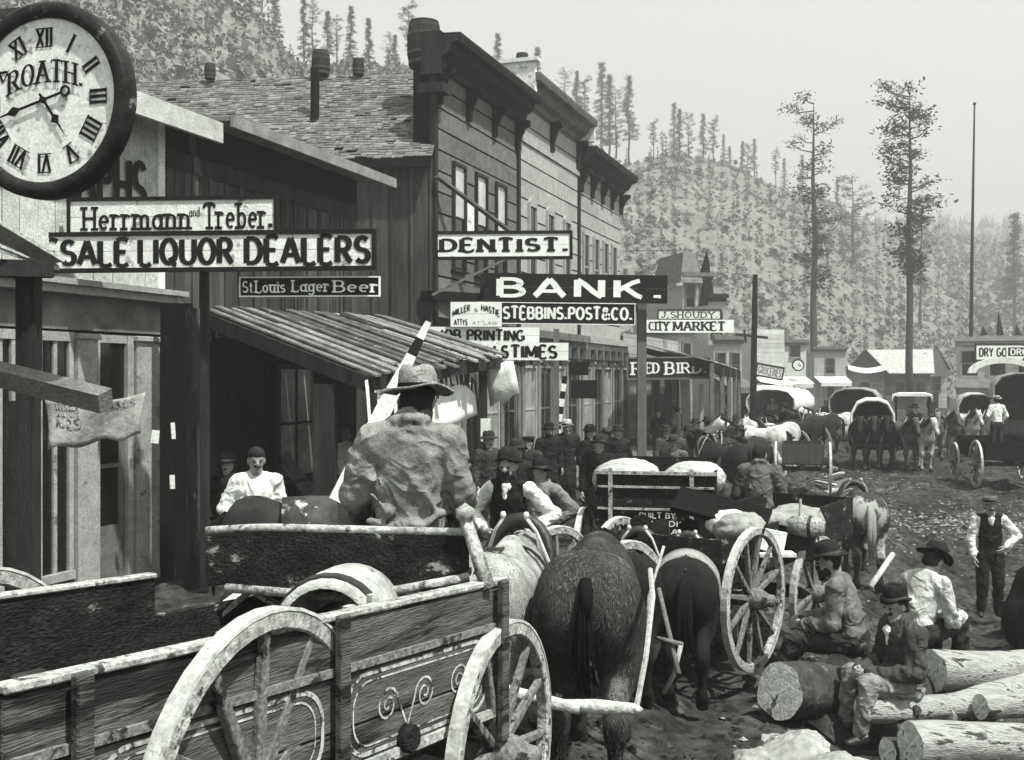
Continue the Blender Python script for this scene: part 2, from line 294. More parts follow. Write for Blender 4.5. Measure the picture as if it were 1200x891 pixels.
# ------------------------------------------------------------------ bodies: one continuous skin grown round a skeleton
class Body:
    def __init__(s): s.pr = []
    def cap(s, a, b, ra, rb=None, tag=0, flat=None, k=1.0):
        s.pr.append(('c', np.array(a, float), np.array(b, float), ra, ra if rb is None else rb, tag, None if flat is None else np.array(Vector(flat).normalized()), k)); return s
    def ell(s, c, r, tag=0, rot=None):
        s.pr.append(('e', np.array(c, float), np.array(r, float), None if rot is None else np.array(Euler(rot).to_matrix()), tag)); return s
    def dist(s, p, Q):
        if p[0] == 'c':
            _, a, b, ra, rb, _, fl, k = p; ba = b - a; pa = Q - a; h = np.clip(pa @ ba / max(ba @ ba, 1e-9), 0, 1)
            q = pa - h[:, None] * ba
            if fl is not None: q = q + (k - 1) * (q @ fl)[:, None] * fl
            return np.linalg.norm(q, axis=1) - (ra + (rb - ra) * h)
        _, c, r, M, _ = p; q = Q - c
        if M is not None: q = q @ M
        k0 = np.linalg.norm(q / r, axis=1); k1 = np.linalg.norm(q / (r * r), axis=1)
        return k0 * (k0 - 1) / np.maximum(k1, 1e-6)
    def tagof(s, p): return p[5] if p[0] == 'c' else p[4]
    def mesh(s, name, mats, h=.02, k=.03, fold=0.0, fold_tags=(), extra=None, seed=0):
        lo = np.full(3, 1e9); hi = -lo
        for p in s.pr:
            if p[0] == 'c': m = max(p[3], p[4]); lo = np.minimum(lo, np.minimum(p[1], p[2]) - m); hi = np.maximum(hi, np.maximum(p[1], p[2]) + m)
            else: m = max(p[2]); lo = np.minimum(lo, p[1] - m); hi = np.maximum(hi, p[1] + m)
        lo -= 2.5 * h + fold; hi += 2.5 * h + fold; n = np.ceil((hi - lo) / h).astype(int) + 1
        ax = [lo[i] + h * np.arange(n[i]) for i in range(3)]
        Dm = np.full(n, 1e3)
        for p in s.pr:                          # every piece only touches its own neighbourhood
            if p[0] == 'c': m = max(p[3], p[4]); a = np.minimum(p[1], p[2]) - m; b = np.maximum(p[1], p[2]) + m
            else: m = max(p[2]); a = p[1] - m; b = p[1] + m
            i0 = np.clip(((a - 3 * k - 3 * h - lo) / h).astype(int), 0, n - 1); i1 = np.clip(((b + 3 * k + 3 * h - lo) / h).astype(int) + 2, 1, n)
            G = np.stack(np.meshgrid(*[ax[i][i0[i]:i1[i]] for i in range(3)], indexing='ij'), -1); sh = G.shape[:3]
            d = s.dist(p, G.reshape(-1, 3)).reshape(sh)
            if fold and s.tagof(p) in fold_tags:
                x, y, z = G[..., 0] + seed, G[..., 1], G[..., 2]
                d = d + fold * (1.0 - 1.7 * np.abs(np.sin(9 * z + 5 * np.sin(6 * x + 3) + 4 * np.sin(5 * y + 4 * z))) ** .7 + .6 * np.sin(15 * x + 13 * z + 5 * np.sin(9 * y + 6 * z)) + .45 * np.sin(37 * z - 21 * y + 5 * np.sin(14 * x)))
            sl = tuple(slice(i0[i], i1[i]) for i in range(3)); A = Dm[sl]; hh = np.clip(.5 + .5 * (A - d) / k, 0, 1)
            Dm[sl] = A * (1 - hh) + d * hh - k * hh * (1 - hh)
        V, Q = nets(Dm, lo, h)
        ce = V[Q].mean(1); best = np.full(len(ce), 1e9); tg = np.zeros(len(ce), int)
        for p in s.pr:
            d = s.dist(p, ce); w = d < best - .0005; best[w] = d[w]; tg[w] = s.tagof(p)
        V = V.tolist(); Q = Q.tolist(); tg = tg.tolist()
        for (ev, ef, et) in extra or []:
            o = len(V); V += ev; Q += [[i + o for i in f] for f in ef]; tg += [et] * len(ef)
        me = bpy.data.meshes.new(name); me.from_pydata(V, [], Q)
        for m in mats: me.materials.append(m)
        me.polygons.foreach_set('material_index', tg); me.polygons.foreach_set('use_smooth', [True] * len(Q)); me.update()
        return me
def nets(D, lo, h):
    S = D < 0; n = np.array(D.shape); c = [(a, b, d) for a in (0, 1) for b in (0, 1) for d in (0, 1)]
    sub = lambda A, o: A[o[0]:n[0] - 1 + o[0], o[1]:n[1] - 1 + o[1], o[2]:n[2] - 1 + o[2]]
    cnt = sum(sub(S, o).astype(np.int8) for o in c); act = (cnt > 0) & (cnt < 8); I = np.argwhere(act)
    idx = np.full(act.shape, -1); idx[tuple(I.T)] = np.arange(len(I)); acc = np.zeros((len(I), 3)); num = np.zeros(len(I))
    for a in c:
        for ax in range(3):
            if a[ax]: continue
            b = list(a); b[ax] = 1; va = D[tuple((I + a).T)]; vb = D[tuple((I + b).T)]; m = (va < 0) != (vb < 0)
            t = np.where(m, va / np.where(m, va - vb, 1), 0); p = np.tile(np.array(a, float), (len(I), 1)); p[:, ax] = t
            acc[m] += p[m]; num[m] += 1
    V = lo + (I + acc / num[:, None]) * h; Q = []
    for ax in range(3):
        o = [0, 0, 0]; o[ax] = 1; sl0 = tuple(slice(0, n[i] - o[i]) for i in range(3)); sl1 = tuple(slice(o[i], n[i]) for i in range(3))
        X = np.argwhere(S[sl0] != S[sl1]); u, v = (ax + 1) % 3, (ax + 2) % 3
        X = X[(X[:, u] > 0) & (X[:, v] > 0) & (X[:, u] < n[u] - 1) & (X[:, v] < n[v] - 1)]; fl = S[tuple(X.T)]
        e = []
        for du, dv in ((-1, -1), (0, -1), (0, 0), (-1, 0)):
            Y = X.copy(); Y[:, u] += du; Y[:, v] += dv; e.append(idx[tuple(Y.T)])
        q = np.stack(e, 1); q[~fl] = q[~fl][:, ::-1]; Q.append(q)
    Q = np.concatenate(Q); return V, Q[(Q >= 0).all(1)]

def make_hand(curl):                            # wrist at 0, fingers along +y, palm facing -z, thumb towards +x
    b = Body()
    for i, (x, ln) in enumerate(((.030, .066), (.010, .075), (-.010, .070), (-.029, .054))):
        b.cap((x * .55, -.02, 0), (x, .078, 0), .017, .012); p = Vector((x, .080, 0)); a = curl * .6
        for j, f in enumerate((.46, .30, .24)):
            q = p + Vector((0, math.cos(a), -math.sin(a))) * ln * f; b.cap(p, q, .0092 - j * .0008, .0086 - j * .0008); p = q; a += curl * .75
    b.cap((.012, .0, -.004), (.042, .038, -.014), .014, .012); b.cap((.042, .038, -.014), (.050, .066, -.026), .0105, .0095); b.cap((.050, .066, -.026), (.046, .088, -.036), .009, .008)
    me = b.mesh('hand', [], h=.0055, k=.009); v = [x.co.copy() for x in me.vertices]; f = [list(p.vertices) for p in me.polygons]; bpy.data.meshes.remove(me)
    return v, f
HANDS = {'rest': make_hand(.55), 'grip': make_hand(1.35)}
def put_hand(kind, wrist, fdir, pdir, right, sc=1.0):
    v, f = HANDS[kind]; y = Vector(fdir).normalized(); z = -Vector(pdir); z = (z - y * z.dot(y)).normalized(); x = y.cross(z); s = 1 if not right else 1
    thumb = -1 if right else 1
    M = Matrix((x * thumb, y, z)).transposed(); w = Vector(wrist); out = [tuple(w + M @ (p * sc)) for p in v]
    return out, ([list(reversed(q)) for q in f] if thumb < 0 else f)

SKIN, SHIRT, VEST, TROU, BOOT, HAIR, DARKT = range(7)
def skeleton(sit=False):
    J = dict(pel=(0, 0, .95), chest=(0, .0, 1.30), neck=(0, .0, 1.46), head=(0, .03, 1.60), Rsh=(.185, -.01, 1.40), Rel=(.25, -.04, 1.13), Rwr=(.26, .06, .88), Rhip=(.095, 0, .90), Rkn=(.11, .03, .50), Ran=(.12, -.01, .10),
             Lsh=(-.185, -.01, 1.40), Lel=(-.25, -.04, 1.13), Lwr=(-.26, .06, .88), Lhip=(-.095, 0, .90), Lkn=(-.11, .03, .50), Lan=(-.12, -.01, .10))
    if sit:                                     # origin = the seat surface under the hips
        for k in J: J[k] = (J[k][0], J[k][1], J[k][2] - .84)
        J.update(pel=(0, 0, .11), Rhip=(.10, .03, .09), Lhip=(-.10, .03, .09), Rkn=(.15, .45, .10), Lkn=(-.15, .45, .10), Ran=(.16, .50, -.34), Lan=(-.16, .50, -.34), Rwr=(.16, .33, .20), Lwr=(-.16, .33, .20), Rel=(.27, .06, .27), Lel=(-.27, .06, .27))
    return J
def person(label, loc, yaw, sit=False, pose=None, lean=0, look=(0, 0), cols=None, coat=False, vest=False, beard=False, hat=None, hat_tilt=0, h=.022, hands=('rest', 'rest'), palms=None, scale=1.0, skirt=None, fold=.006, long_hair=False, group=None, bare_head=False, apron=False, seed=0, bulk=1.0, folds=()):
    """loc: the ground (or seat) point; yaw 0 looks along +Y (away from the camera). cols: shirt/coat, vest, trousers greys."""
    J = skeleton(sit); J.update(pose or {}); J = {k: Vector(v) for k, v in J.items()}
    if lean:
        piv = J['pel'].copy(); M = Matrix.Rotation(-lean, 3, 'X')
        for k in ('chest', 'neck', 'head', 'Rsh', 'Lsh') + tuple(k for k in ('Rel', 'Lel', 'Rwr', 'Lwr') if k not in (pose or {})): J[k] = piv + M @ (J[k] - piv)
    c = dict(shirt=.5, vest=.02, trou=.03, boot=.02, skin=None, hair=.01); c.update(cols or {})
    mats = [skin, cloth(c['shirt']), cloth(c['vest']), cloth(c['trou']), leather, hair_dark if c['hair'] < .05 else mat('grey hair', c['hair'], var=.4, scale=40), mat('dark eye', .01, bump=0)]
    b = Body(); T = VEST if vest else SHIRT
    fx = (0, 1, 0)
    up = (J['chest'] - J['pel']).normalized()
    fwd = Vector((1, 0, 0)).cross(up) * -1
    fwd = Vector((0, up.z, -up.y)).normalized()
    b.cap(J['pel'], J['chest'], .150 * bulk, .165 * bulk, T, fwd, 1.38); b.cap(J['pel'] - up * .02, J['pel'] - up * .05, .15 * bulk, .148, TROU if not coat else SHIRT, fwd, 1.25)
    b.cap(J['chest'] + up * .05, J['chest'] + up * .07, .15, .13, T, fwd, 1.4)
    sc_ = J['Lsh'].lerp(J['Rsh'], .5); kx = .62 if vest else 1.0
    b.cap(sc_.lerp(J['Lsh'], kx), sc_.lerp(J['Rsh'], kx), .072 if not coat else .088, .072 if not coat else .088, T, fwd, 1.1)
    for s in 'RL': b.cap(J['neck'].lerp(sc_, .1), sc_.lerp(J[s + 'sh'], .8) + up * .035, .062, .05, T)
    if coat:
        b.cap(J['pel'] + up * .02, J['chest'] + up * .03, .165 * bulk, .178 * bulk, SHIRT, fwd, 1.30); b.cap(J['neck'] - up * .015 - fwd * .012, J['neck'] + up * .03 - fwd * .012, .084, .078, SHIRT)
        b.cap(J['chest'] + fwd * .125 + up * .11, J['chest'] + fwd * .15 + up * .0, .034, .006, VEST if c['vest'] > .3 else SHIRT)
    if vest: b.cap(J['chest'] + fwd * .105 + up * .13, J['chest'] + fwd * .138 + up * .01, .032, .004, SHIRT, Vector((1, 0, 0)), .8)
    b.cap(J['chest'] + up * .13, J['head'] - Vector((0, .01, .07)), .062, .056, SKIN if not long_hair else HAIR); b.cap(J['neck'] - up * .02, J['neck'] + up * .008, .070, .066, SHIRT)
    for s in 'RL':
        sh, el, wr = J[s + 'sh'], J[s + 'el'], J[s + 'wr']; q_ = 1.24 if coat else 1.06; b.cap(sh, el, .069 * q_, .060 * q_, SHIRT); b.cap(el, wr - (wr - el).normalized() * .03, .058 * q_, .047 * q_, SHIRT); b.cap(wr - (wr - el).normalized() * .05, wr + (wr - el).normalized() * .03, .027, .024, SKIN)
        hp, kn, an = J[s + 'hip'], J[s + 'kn'], J[s + 'an']; b.cap(hp, kn, .104, .084, TROU); b.cap(kn, kn.lerp(an, .93), .080, .066, TROU)
        shin = (an - kn).normalized(); toe = Vector((.25 if s == 'R' else -.25, 1, 0)).normalized() if abs(shin.z) > .5 else Vector((0, .2, -1)).normalized()
        b.cap(an + Vector((0, -.03, -.05)), an + toe * .13 + Vector((0, 0, -.06)), .044, .034, BOOT); b.cap(an + Vector((0, 0, .04)), an + Vector((0, -.02, -.05)), .048, .044, BOOT)
    if coat and h < .019:
        cc_ = J['neck'] + up * .012 - fwd * .01; E2 = Matrix((Vector((1, 0, 0)), fwd, up)).transposed()
        for i in range(10):
            a0, a1 = [2 * math.pi * q_ / 10 for q_ in (i, i + 1)]; b.cap(cc_ + E2 @ Vector((.085 * math.cos(a0), .078 * math.sin(a0), .018 - .03 * math.sin(a0))), cc_ + E2 @ Vector((.085 * math.cos(a1), .078 * math.sin(a1), .018 - .03 * math.sin(a1))), .021, .021, SHIRT)
    if coat:
        ln = skirt or .28
        if sit: b.cap(J['pel'], (J['Rkn'] + J['Lkn']) * .25 + J['pel'] * .5 + Vector((0, 0, .01)), .16, .14, SHIRT, (0, 0, 1), 1.2)
        else: b.cap(J['pel'], J['pel'] - Vector((0, 0, ln)), .155, .185, SHIRT, (0, 1, 0), 1.25)
    hd = J['head']; E = Euler((look[1], 0, look[0])).to_matrix()
    hp = lambda x, y, z: hd + E @ Vector((x, y, z)); ro = (look[1], 0, look[0])
    b.ell(hp(0, -.005, .02), (.074, .093, .098), SKIN, ro); b.cap(hp(0, .035, -.055), hp(0, .05, -.085), .048, .034, SKIN)
    b.cap(hp(0, .085, .012), hp(0, .103, -.022), .011, .015, SKIN); b.cap(hp(-.036, .078, .026), hp(.036, .078, .026), .014, .014, SKIN)
    for s in (-1, 1):
        b.ell(hp(s * .075, -.005, .0), (.012, .022, .032), SKIN, ro); 
        pass
    b.cap(hp(-.02, .082, -.052), hp(.02, .082, -.052), .008, .008, SKIN if not beard else HAIR)
    if beard:
        b.cap(hp(-.05, .025, -.075), hp(.05, .025, -.075), .032, .032, HAIR); b.cap(hp(0, .055, -.085), hp(0, .07, -.13), .044, .026, HAIR); b.cap(hp(-.03, .093, -.036), hp(.03, .093, -.036), .012, .012, HAIR)
    
    if beard or seed % 3: b.cap(hp(-.03, .088, -.042), hp(.03, .088, -.042), .010, .010, HAIR)
    b.ell(hp(0, -.026, .042), (.083, .095, .096), HAIR, ro); b.cap(hp(-.045, -.06, -.02), hp(.045, -.06, -.02), .036, .036, HAIR)
    if not hat: b.ell(hp(0, .012, .075), (.08, .09, .066), HAIR, ro)
    if long_hair: b.cap(hp(-.04, -.06, -.06), hp(.04, -.06, -.06), .046, .046, HAIR)
    if h < .019:                                # creases of the cloth: ridges lying on trunk, sleeves and trouser legs
        rf = random.Random(seed + 77)
        def on(a, c, ra, rc, t, th, fl=None, kk=1.0, lift=-.35, rr_=.016):
            ax = (c - a).normalized(); u = fl if fl is not None else ax.orthogonal().normalized(); v = ax.cross(u); rad = ra + (rc - ra) * t; p = a.lerp(c, t)
            return p + u * math.cos(th) * (rad / kk + lift * rr_) + v * math.sin(th) * (rad + lift * rr_)
        tr_ = (.165, .178) if coat else (.15, .165)
        for i in range(16):
            t0, th0 = rf.uniform(-.1, .95), rf.uniform(0, 6.28); t1, th1 = t0 + rf.uniform(-.45, .45), th0 + rf.choice((-1, 1)) * rf.uniform(.35, .9); r_ = rf.uniform(.011, .020); pp = [on(J['pel'], J['chest'], tr_[0] * bulk, tr_[1] * bulk, t0 + (t1 - t0) * f, th0 + (th1 - th0) * f, fwd, 1.32, .05, r_) for f in (0, .5, 1)]
            b.cap(pp[0], pp[1], r_ * .4, r_, T); b.cap(pp[1], pp[2], r_, r_ * .4, T)
        q_ = 1.24 if coat else 1.06
        for s in 'RL':
            for (a, c, ra, rc, tg, n_) in ((J[s + 'sh'], J[s + 'el'], .069 * q_, .06 * q_, SHIRT, 5), (J[s + 'el'], J[s + 'wr'], .058 * q_, .047 * q_, SHIRT, 4), (J[s + 'hip'], J[s + 'kn'], .104, .084, TROU, 5), (J[s + 'kn'], J[s + 'an'], .080, .066, TROU, 5)):
                for i in range(n_):
                    t0 = (i + rf.random()) / n_ * .88 + .04; th0 = rf.uniform(0, 6.28); d_ = rf.uniform(-.22, .22); r_ = rf.uniform(.008, .014); pp = [on(a, c, ra, rc, t0 + d_ * f, th0 + rf.uniform(.9, 1.3) * f * 1.6, None, 1.0, .0, r_) for f in (0, .5, 1)]
                    b.cap(pp[0], pp[1], r_ * .4, r_, tg); b.cap(pp[1], pp[2], r_, r_ * .4, tg)
    for fo in folds: b.cap(fo[0], fo[1], fo[2], fo[3], fo[4] if len(fo) > 4 else SHIRT)
    ex = []
    for i, s in enumerate('RL'):
        w = J[s + 'wr']; d = (w - J[s + 'el']).normalized(); pd = (palms or {}).get(s) or ((-1 if s == 'R' else 1), .0, -.25)
        fd = (palms or {}).get(s + 'd') or d
        v, f = put_hand(hands[i], w + d * .012, fd, pd, s == 'R', 1.06); ex.append((v, f, SKIN))
    me = b.mesh('person', mats, h=h, k=.02, fold=fold, fold_tags=(SHIRT, VEST, TROU), extra=ex, seed=seed)
    o = bpy.data.objects.new('person', me); COL.objects.link(o); o.location = loc; o.rotation_euler = (0, 0, yaw); o.scale = (scale,) * 3
    tag(o, label, 'person', group)
    if h < .016:
        for s in (-1, 1):
            q_ = MB(); q_.M = Matrix.Translation(hp(s * .031, .0885, .004)) @ E.to_4x4(); q_.lathe([(0, -.007), (.010, -.004), (.0135, 0), (.010, .004), (0, .007)], 8, 'z'); q_.build('eye', MC['dark eye'], o, smooth=True)
    if hat:
        hb = MB(); q = Matrix.Translation(hp(0, -.008, .062)) @ E.to_4x4() @ Euler((hat_tilt, 0, 0)).to_matrix().to_4x4(); hb.M = q
        kind, gray = hat[0], hat[1]; br = hat[2] if len(hat) > 2 else .155
        if kind == 'felt': prof = [(br, -.004), (br + .004, .006), (.105, -.004), (.096, .03), (.092, .085), (.078, .115), (.045, .12), (.03, .1), (.0, .095)]
        elif kind == 'bowler': prof = [(br * .86, .012), (br * .84, .002), (.1, -.004), (.1, .04), (.09, .085), (.06, .115), (0, .125)]
        elif kind == 'flat': prof = [(br, .0), (br + .003, .008), (.1, .004), (.096, .03), (.094, .07), (.086, .078), (0, .08)]
        elif kind == 'cap': prof = [(.098, -.012), (.104, .02), (.115, .045), (.105, .06), (0, .066)]
        elif kind == 'tall': prof = [(br, .0), (br + .003, .008), (.1, .004), (.094, .06), (.09, .125), (.08, .15), (.04, .158), (0, .15)]
        vs = len(hb.v); hb.lathe(prof, n=28)
        if kind != 'cap':
            rr = random.Random(seed + 3)
            a0 = rr.uniform(0, 6)
            for i in range(vs, len(hb.v)):
                p = q.inverted() @ Vector(hb.v[i]); r = math.hypot(p.x, p.y); a = math.atan2(p.y, p.x)
                if r > .1: p.z += .018 * math.sin(2 * a + a0) + .006 * math.sin(5 * a); p.x *= 1 + .03 * math.sin(3 * a + a0)
                else: p.z += .007 * math.sin(3 * a + a0); p.y *= 1.12
                hb.v[i] = tuple(q @ p)
        else: hb.box((0, .105, -.008), (.12, .07, .008))
        hobj = hb.build('hat', mat('felt %03d' % int(gray * 1000), gray, var=.45, scale=14, bump=.5, bscale=90, speck=.4), o, smooth=True)
        sm = hobj.modifiers.new('t', 'SOLIDIFY'); sm.thickness = .004; sm.offset = 0
        if kind in ('felt', 'tall', 'flat') and gray > .0:
            bb = MB(); bb.M = q; bb.lathe([(.1, .008), (.102, .008), (.099, .034), (.097, .034)], n=28, close=True)
            for i in range(len(bb.v)):
                p = q.inverted() @ Vector(bb.v[i]); p.y *= 1.12; bb.v[i] = tuple(q @ p)
            bb.build('hat_band', mat('hat band', .008, bump=0) if gray > .04 else mat('grey hat band', .07, bump=0), hobj)
    return o

# ------------------------------------------------------------------ horses
HC = {}
def horse_mesh(key, head='up', h=.03, leg=0, ears='horse'):
    kk = (key, head, h, leg)
    if kk in HC: return HC[kk]
    b = Body(); C, Dk, Hf = 0, 1, 2
    b.cap((0, -.42, 1.12), (0, .38, 1.10), .30, .285, C, (1, 0, 0), 1.06); b.ell((0, -.56, 1.20), (.285, .30, .30), C); b.ell((.13, -.62, 1.16), (.19, .25, .31), C); b.ell((-.13, -.62, 1.16), (.19, .25, .31), C)
    b.ell((0, .48, 1.12), (.235, .28, .34), C); b.cap((0, .32, 1.40), (0, .1, 1.36), .09, .1, C)
    if head == 'up': nk, pl, mz = (0, .98, 1.68), (0, 1.02, 1.72), (0, 1.38, 1.42)
    elif head == 'low': nk, pl, mz = (0, 1.22, 1.22), (0, 1.28, 1.24), (0, 1.50, .86)
    else: nk, pl, mz = (0, 1.10, 1.52), (0, 1.14, 1.55), (0, 1.46, 1.20)
    b.cap((0, .52, 1.22), nk, .215, .115, C, (1, 0, 0), 1.7); b.cap(pl, mz, .105, .062, C, (1, 0, 0), 1.15); b.cap(tuple(np.array(mz) * .8 + np.array(pl) * .2), mz, .066, .062, Dk); b.ell(tuple(np.array(pl) * .7 + np.array(mz) * .3 + np.array((0, -.06, -.06))), (.07, .12, .12), C)
    er = .16 if ears == 'horse' else .27
    for s in (-1, 1):
        e0 = np.array(pl) + np.array((s * .06, -.03, .06)); b.cap(e0, e0 + np.array((s * .03, .0, er)), .036, .008, C, (0, 1, 0), 1.6)
        st = .07 * leg * s
        b.cap((s * .15, .46, 1.02), (s * .15, .48 + st, .58), .125, .062, C); b.cap((s * .15, .48 + st, .58), (s * .15, .48 + st * .7, .52), .062, .058, C); b.cap((s * .15, .48 + st * .7, .50), (s * .15, .48 + st, .12), .046, .040, Dk); b.cap((s * .15, .48 + st, .12), (s * .15, .53 + st, .05), .046, .05, Dk); b.cap((s * .15, .54 + st, .05), (s * .15, .54 + st, .035), .062, .07, Hf)
        st = -st
        b.cap((s * .16, -.60, 1.10), (s * .18, -.50 + st * .3, .78), .21, .155, C, (1, 0, 0), 1.2); b.cap((s * .18, -.50 + st * .3, .86), (s * .17, -.76 + st, .54), .15, .066, C, (1, 0, 0), 1.2); b.cap((s * .17, -.77 + st, .54), (s * .17, -.73 + st, .46), .062, .052, C)
        b.cap((s * .17, -.74 + st, .46), (s * .17, -.69 + st, .13), .05, .044, Dk); b.cap((s * .17, -.69 + st, .13), (s * .17, -.63 + st, .05), .047, .05, Dk); b.cap((s * .17, -.62 + st, .05), (s * .17, -.62 + st, .035), .062, .07, Hf)
    me = b.mesh('horse', [], h=h, k=.07); HC[kk] = me; return me
def horse(label, loc, yaw, gray, name='horse', cat='horse', head='mid', dark=None, spots=None, h=.034, leg=1, tail=.0, scale=1.0, mane=True, group=None, ears='horse', blotch=None, harness=True, blanket=None, docked=False, fur=0, fur_gray=None):
    me = horse_mesh('h' + ears, head, h, leg, ears).copy(); dk = gray * .5 if dark is None else dark
    hk = 'coat %03d %s' % (int(gray * 1000), spots)
    for m in (mat(hk, gray, var=.65, scale=4, bump=.8, bscale=150, speck=.5, spots=spots, rough=.85, spec=.12), mat('coat %03d' % int(dk * 1000), dk, var=.4, scale=4, bump=.4, bscale=70, speck=.4), mat('hoof', .03)): me.materials.append(m)
    o = bpy.data.objects.new(name, me); COL.objects.link(o); o.location = loc; o.rotation_euler = (0, 0, yaw); o.scale = (scale,) * 3; tag(o, label, cat, group)
    rr = random.Random(hash(label) % 1000 if False else len(label)); tm = mat('tail hair %03d' % int(tail * 1000), max(tail, .008), var=.5, scale=30, bump=.6, stretch=(6, 6, .6))
    if fur:                                     # shaggy coat: short tufts lying down and back over the whole body
        q = MB(); vs = me.vertices; ps = list(me.polygons); rf = random.Random(5); wt = np.array([p.area for p in ps]); wt = wt / wt.sum(); ids = np.random.RandomState(3).choice(len(ps), fur, p=wt)
        for i in ids:
            p = ps[i]; c_ = p.center; nn = p.normal
            if c_.z < .25: continue
            d = Vector((rf.gauss(0, .35), -.45, -1)); d = (d - nn * d.dot(nn))
            if d.length < .1: continue
            d = d.normalized() + nn * rf.uniform(.06, .26); L_ = rf.uniform(.018, .042); s_ = nn.cross(d).normalized() * rf.uniform(.0018, .0038); c_ = c_ + Vector((rf.gauss(0, .01), rf.gauss(0, .01), rf.gauss(0, .01))) - nn * .004
            o_ = len(q.v); q.v += [tuple(c_ - s_), tuple(c_ + s_), tuple(c_ + d * L_)]; q.f.append((o_, o_ + 1, o_ + 2)); q.m.append(0)
        fg = gray if fur_gray is None else fur_gray; q.build('coat_hair', mat('coat hair %03d' % int(fg * 1000), fg, var=.6, scale=3, bump=0, island=.5, spots=spots), o)
    t = MB()
    if docked and fur:
        t.tube([(0, -.84, 1.37), (.01, -.90, 1.28), (.01, -.92, 1.15)], [.035, .04, .03], 8)
        for i in range(46):
            a = rr.gauss(0, .028); t.tube([(a * .5, -.90 + rr.gauss(0, .01), 1.30), (a, -.93 + rr.gauss(0, .012), 1.1), (a * 1.3, -.92 + rr.gauss(0, .015), .9), (a * 1.2 + rr.gauss(0, .02), -.90 + rr.gauss(0, .02), .72 + rr.uniform(-.12, .12))], [.008, .009, .007, .001], 4)
    elif docked: t.tube([(0, -.84, 1.36), (.01, -.90, 1.28), (.015, -.925, 1.08), (.0, -.90, .86), (-.01, -.88, .70)], [.03, .042, .048, .036, .006], 8)
    else:
        for i in range(7):
            a = rr.uniform(-.05, .05); t.tube([(a * .3, -.83, 1.34), (a, -.95, 1.22), (a * 1.4, -.97 + rr.uniform(-.02, .02), .9), (a * 1.8, -.95, .62 + rr.uniform(-.08, .1))], [.03, .045, .042, .006], 6)
    t.build('tail', tm, o, smooth=True)
    if mane:
        k = {'up': ((0, .40, 1.46), (0, .72, 1.64), (0, .97, 1.84)), 'mid': ((0, .42, 1.44), (0, .78, 1.58), (0, 1.06, 1.68)), 'low': ((0, .46, 1.40), (0, .85, 1.42), (0, 1.2, 1.36))}[head]; mb = MB()
        for i in range(14):
            f = i / 13; p = Vector(k[0]).lerp(Vector(k[1]), f * 2) if f < .5 else Vector(k[1]).lerp(Vector(k[2]), f * 2 - 1); s = rr.choice((-1, 1)) if i % 3 == 0 else 1
            mb.tube([p, p + Vector((s * .08, -.02, -.04)), p + Vector((s * .13, -.03, -.22))], [.03, .04, .01], 6)
        mb.build('mane', tm, o, smooth=True)
    if harness:
        hb = MB(); hb.lathe([(.30, -.02), (.315, -.02), (.315, .02), (.30, .02)], 24, 'y', (0, .28, 1.12), True)
        for s in (-1, 1):
            hb.beam((s * .31, .40, 1.06), (s * .32, -.66, 1.02), .012, .045)
            hb.tube([(s * .02, -.52, 1.505), (s * .17, -.60, 1.44), (s * .288, -.66, 1.24), (s * .315, -.70, 1.02)], .012, 6)
        hb.tube([(0, .3, 1.44), (0, 0, 1.43), (0, -.5, 1.51), (0, -.8, 1.40)], .014, 6); hb.build('harness_strap', leather, o)
        cb = MB(); cb.lathe([(.30, -.05), (.37, -.05), (.385, 0), (.37, .05), (.30, .05), (.28, 0)], 20, 'y', (0, 0, 0), True)
        co = cb.build('collar', leather, o, smooth=True); co.location = (0, .58, 1.2); co.rotation_euler = (R(-18), 0, 0); co.scale = (.78, 1, 1.12)
        hm = MB()
        for s in (-1, 1): hm.tube([(s * .20, .60, .86), (s * .29, .56, 1.14), (s * .16, .47, 1.50), (s * .09, .44, 1.60)], [.012, .016, .014, .014], 7)
        for s in (-1, 1): hm.lathe([(0, -.03), (.018, -.02), (.024, .005), (.015, .025), (0, .03)], 8, 'z', (s * .09, .44, 1.62))
        hm.build('hames', brass if harness == 'brass' else wood_pale, o, smooth=True)
    if blanket: 
        me2 = MB(); me2.lathe([(.335, -.26), (.345, 0), (.335, .26)], 22, 'y', (0, -.05, 1.12), False, R(-18), R(198)); bo = me2.build('saddle_blanket', blanket, o, smooth=True); sm = bo.modifiers.new('t', 'SOLIDIFY'); sm.thickness = .025
    return o

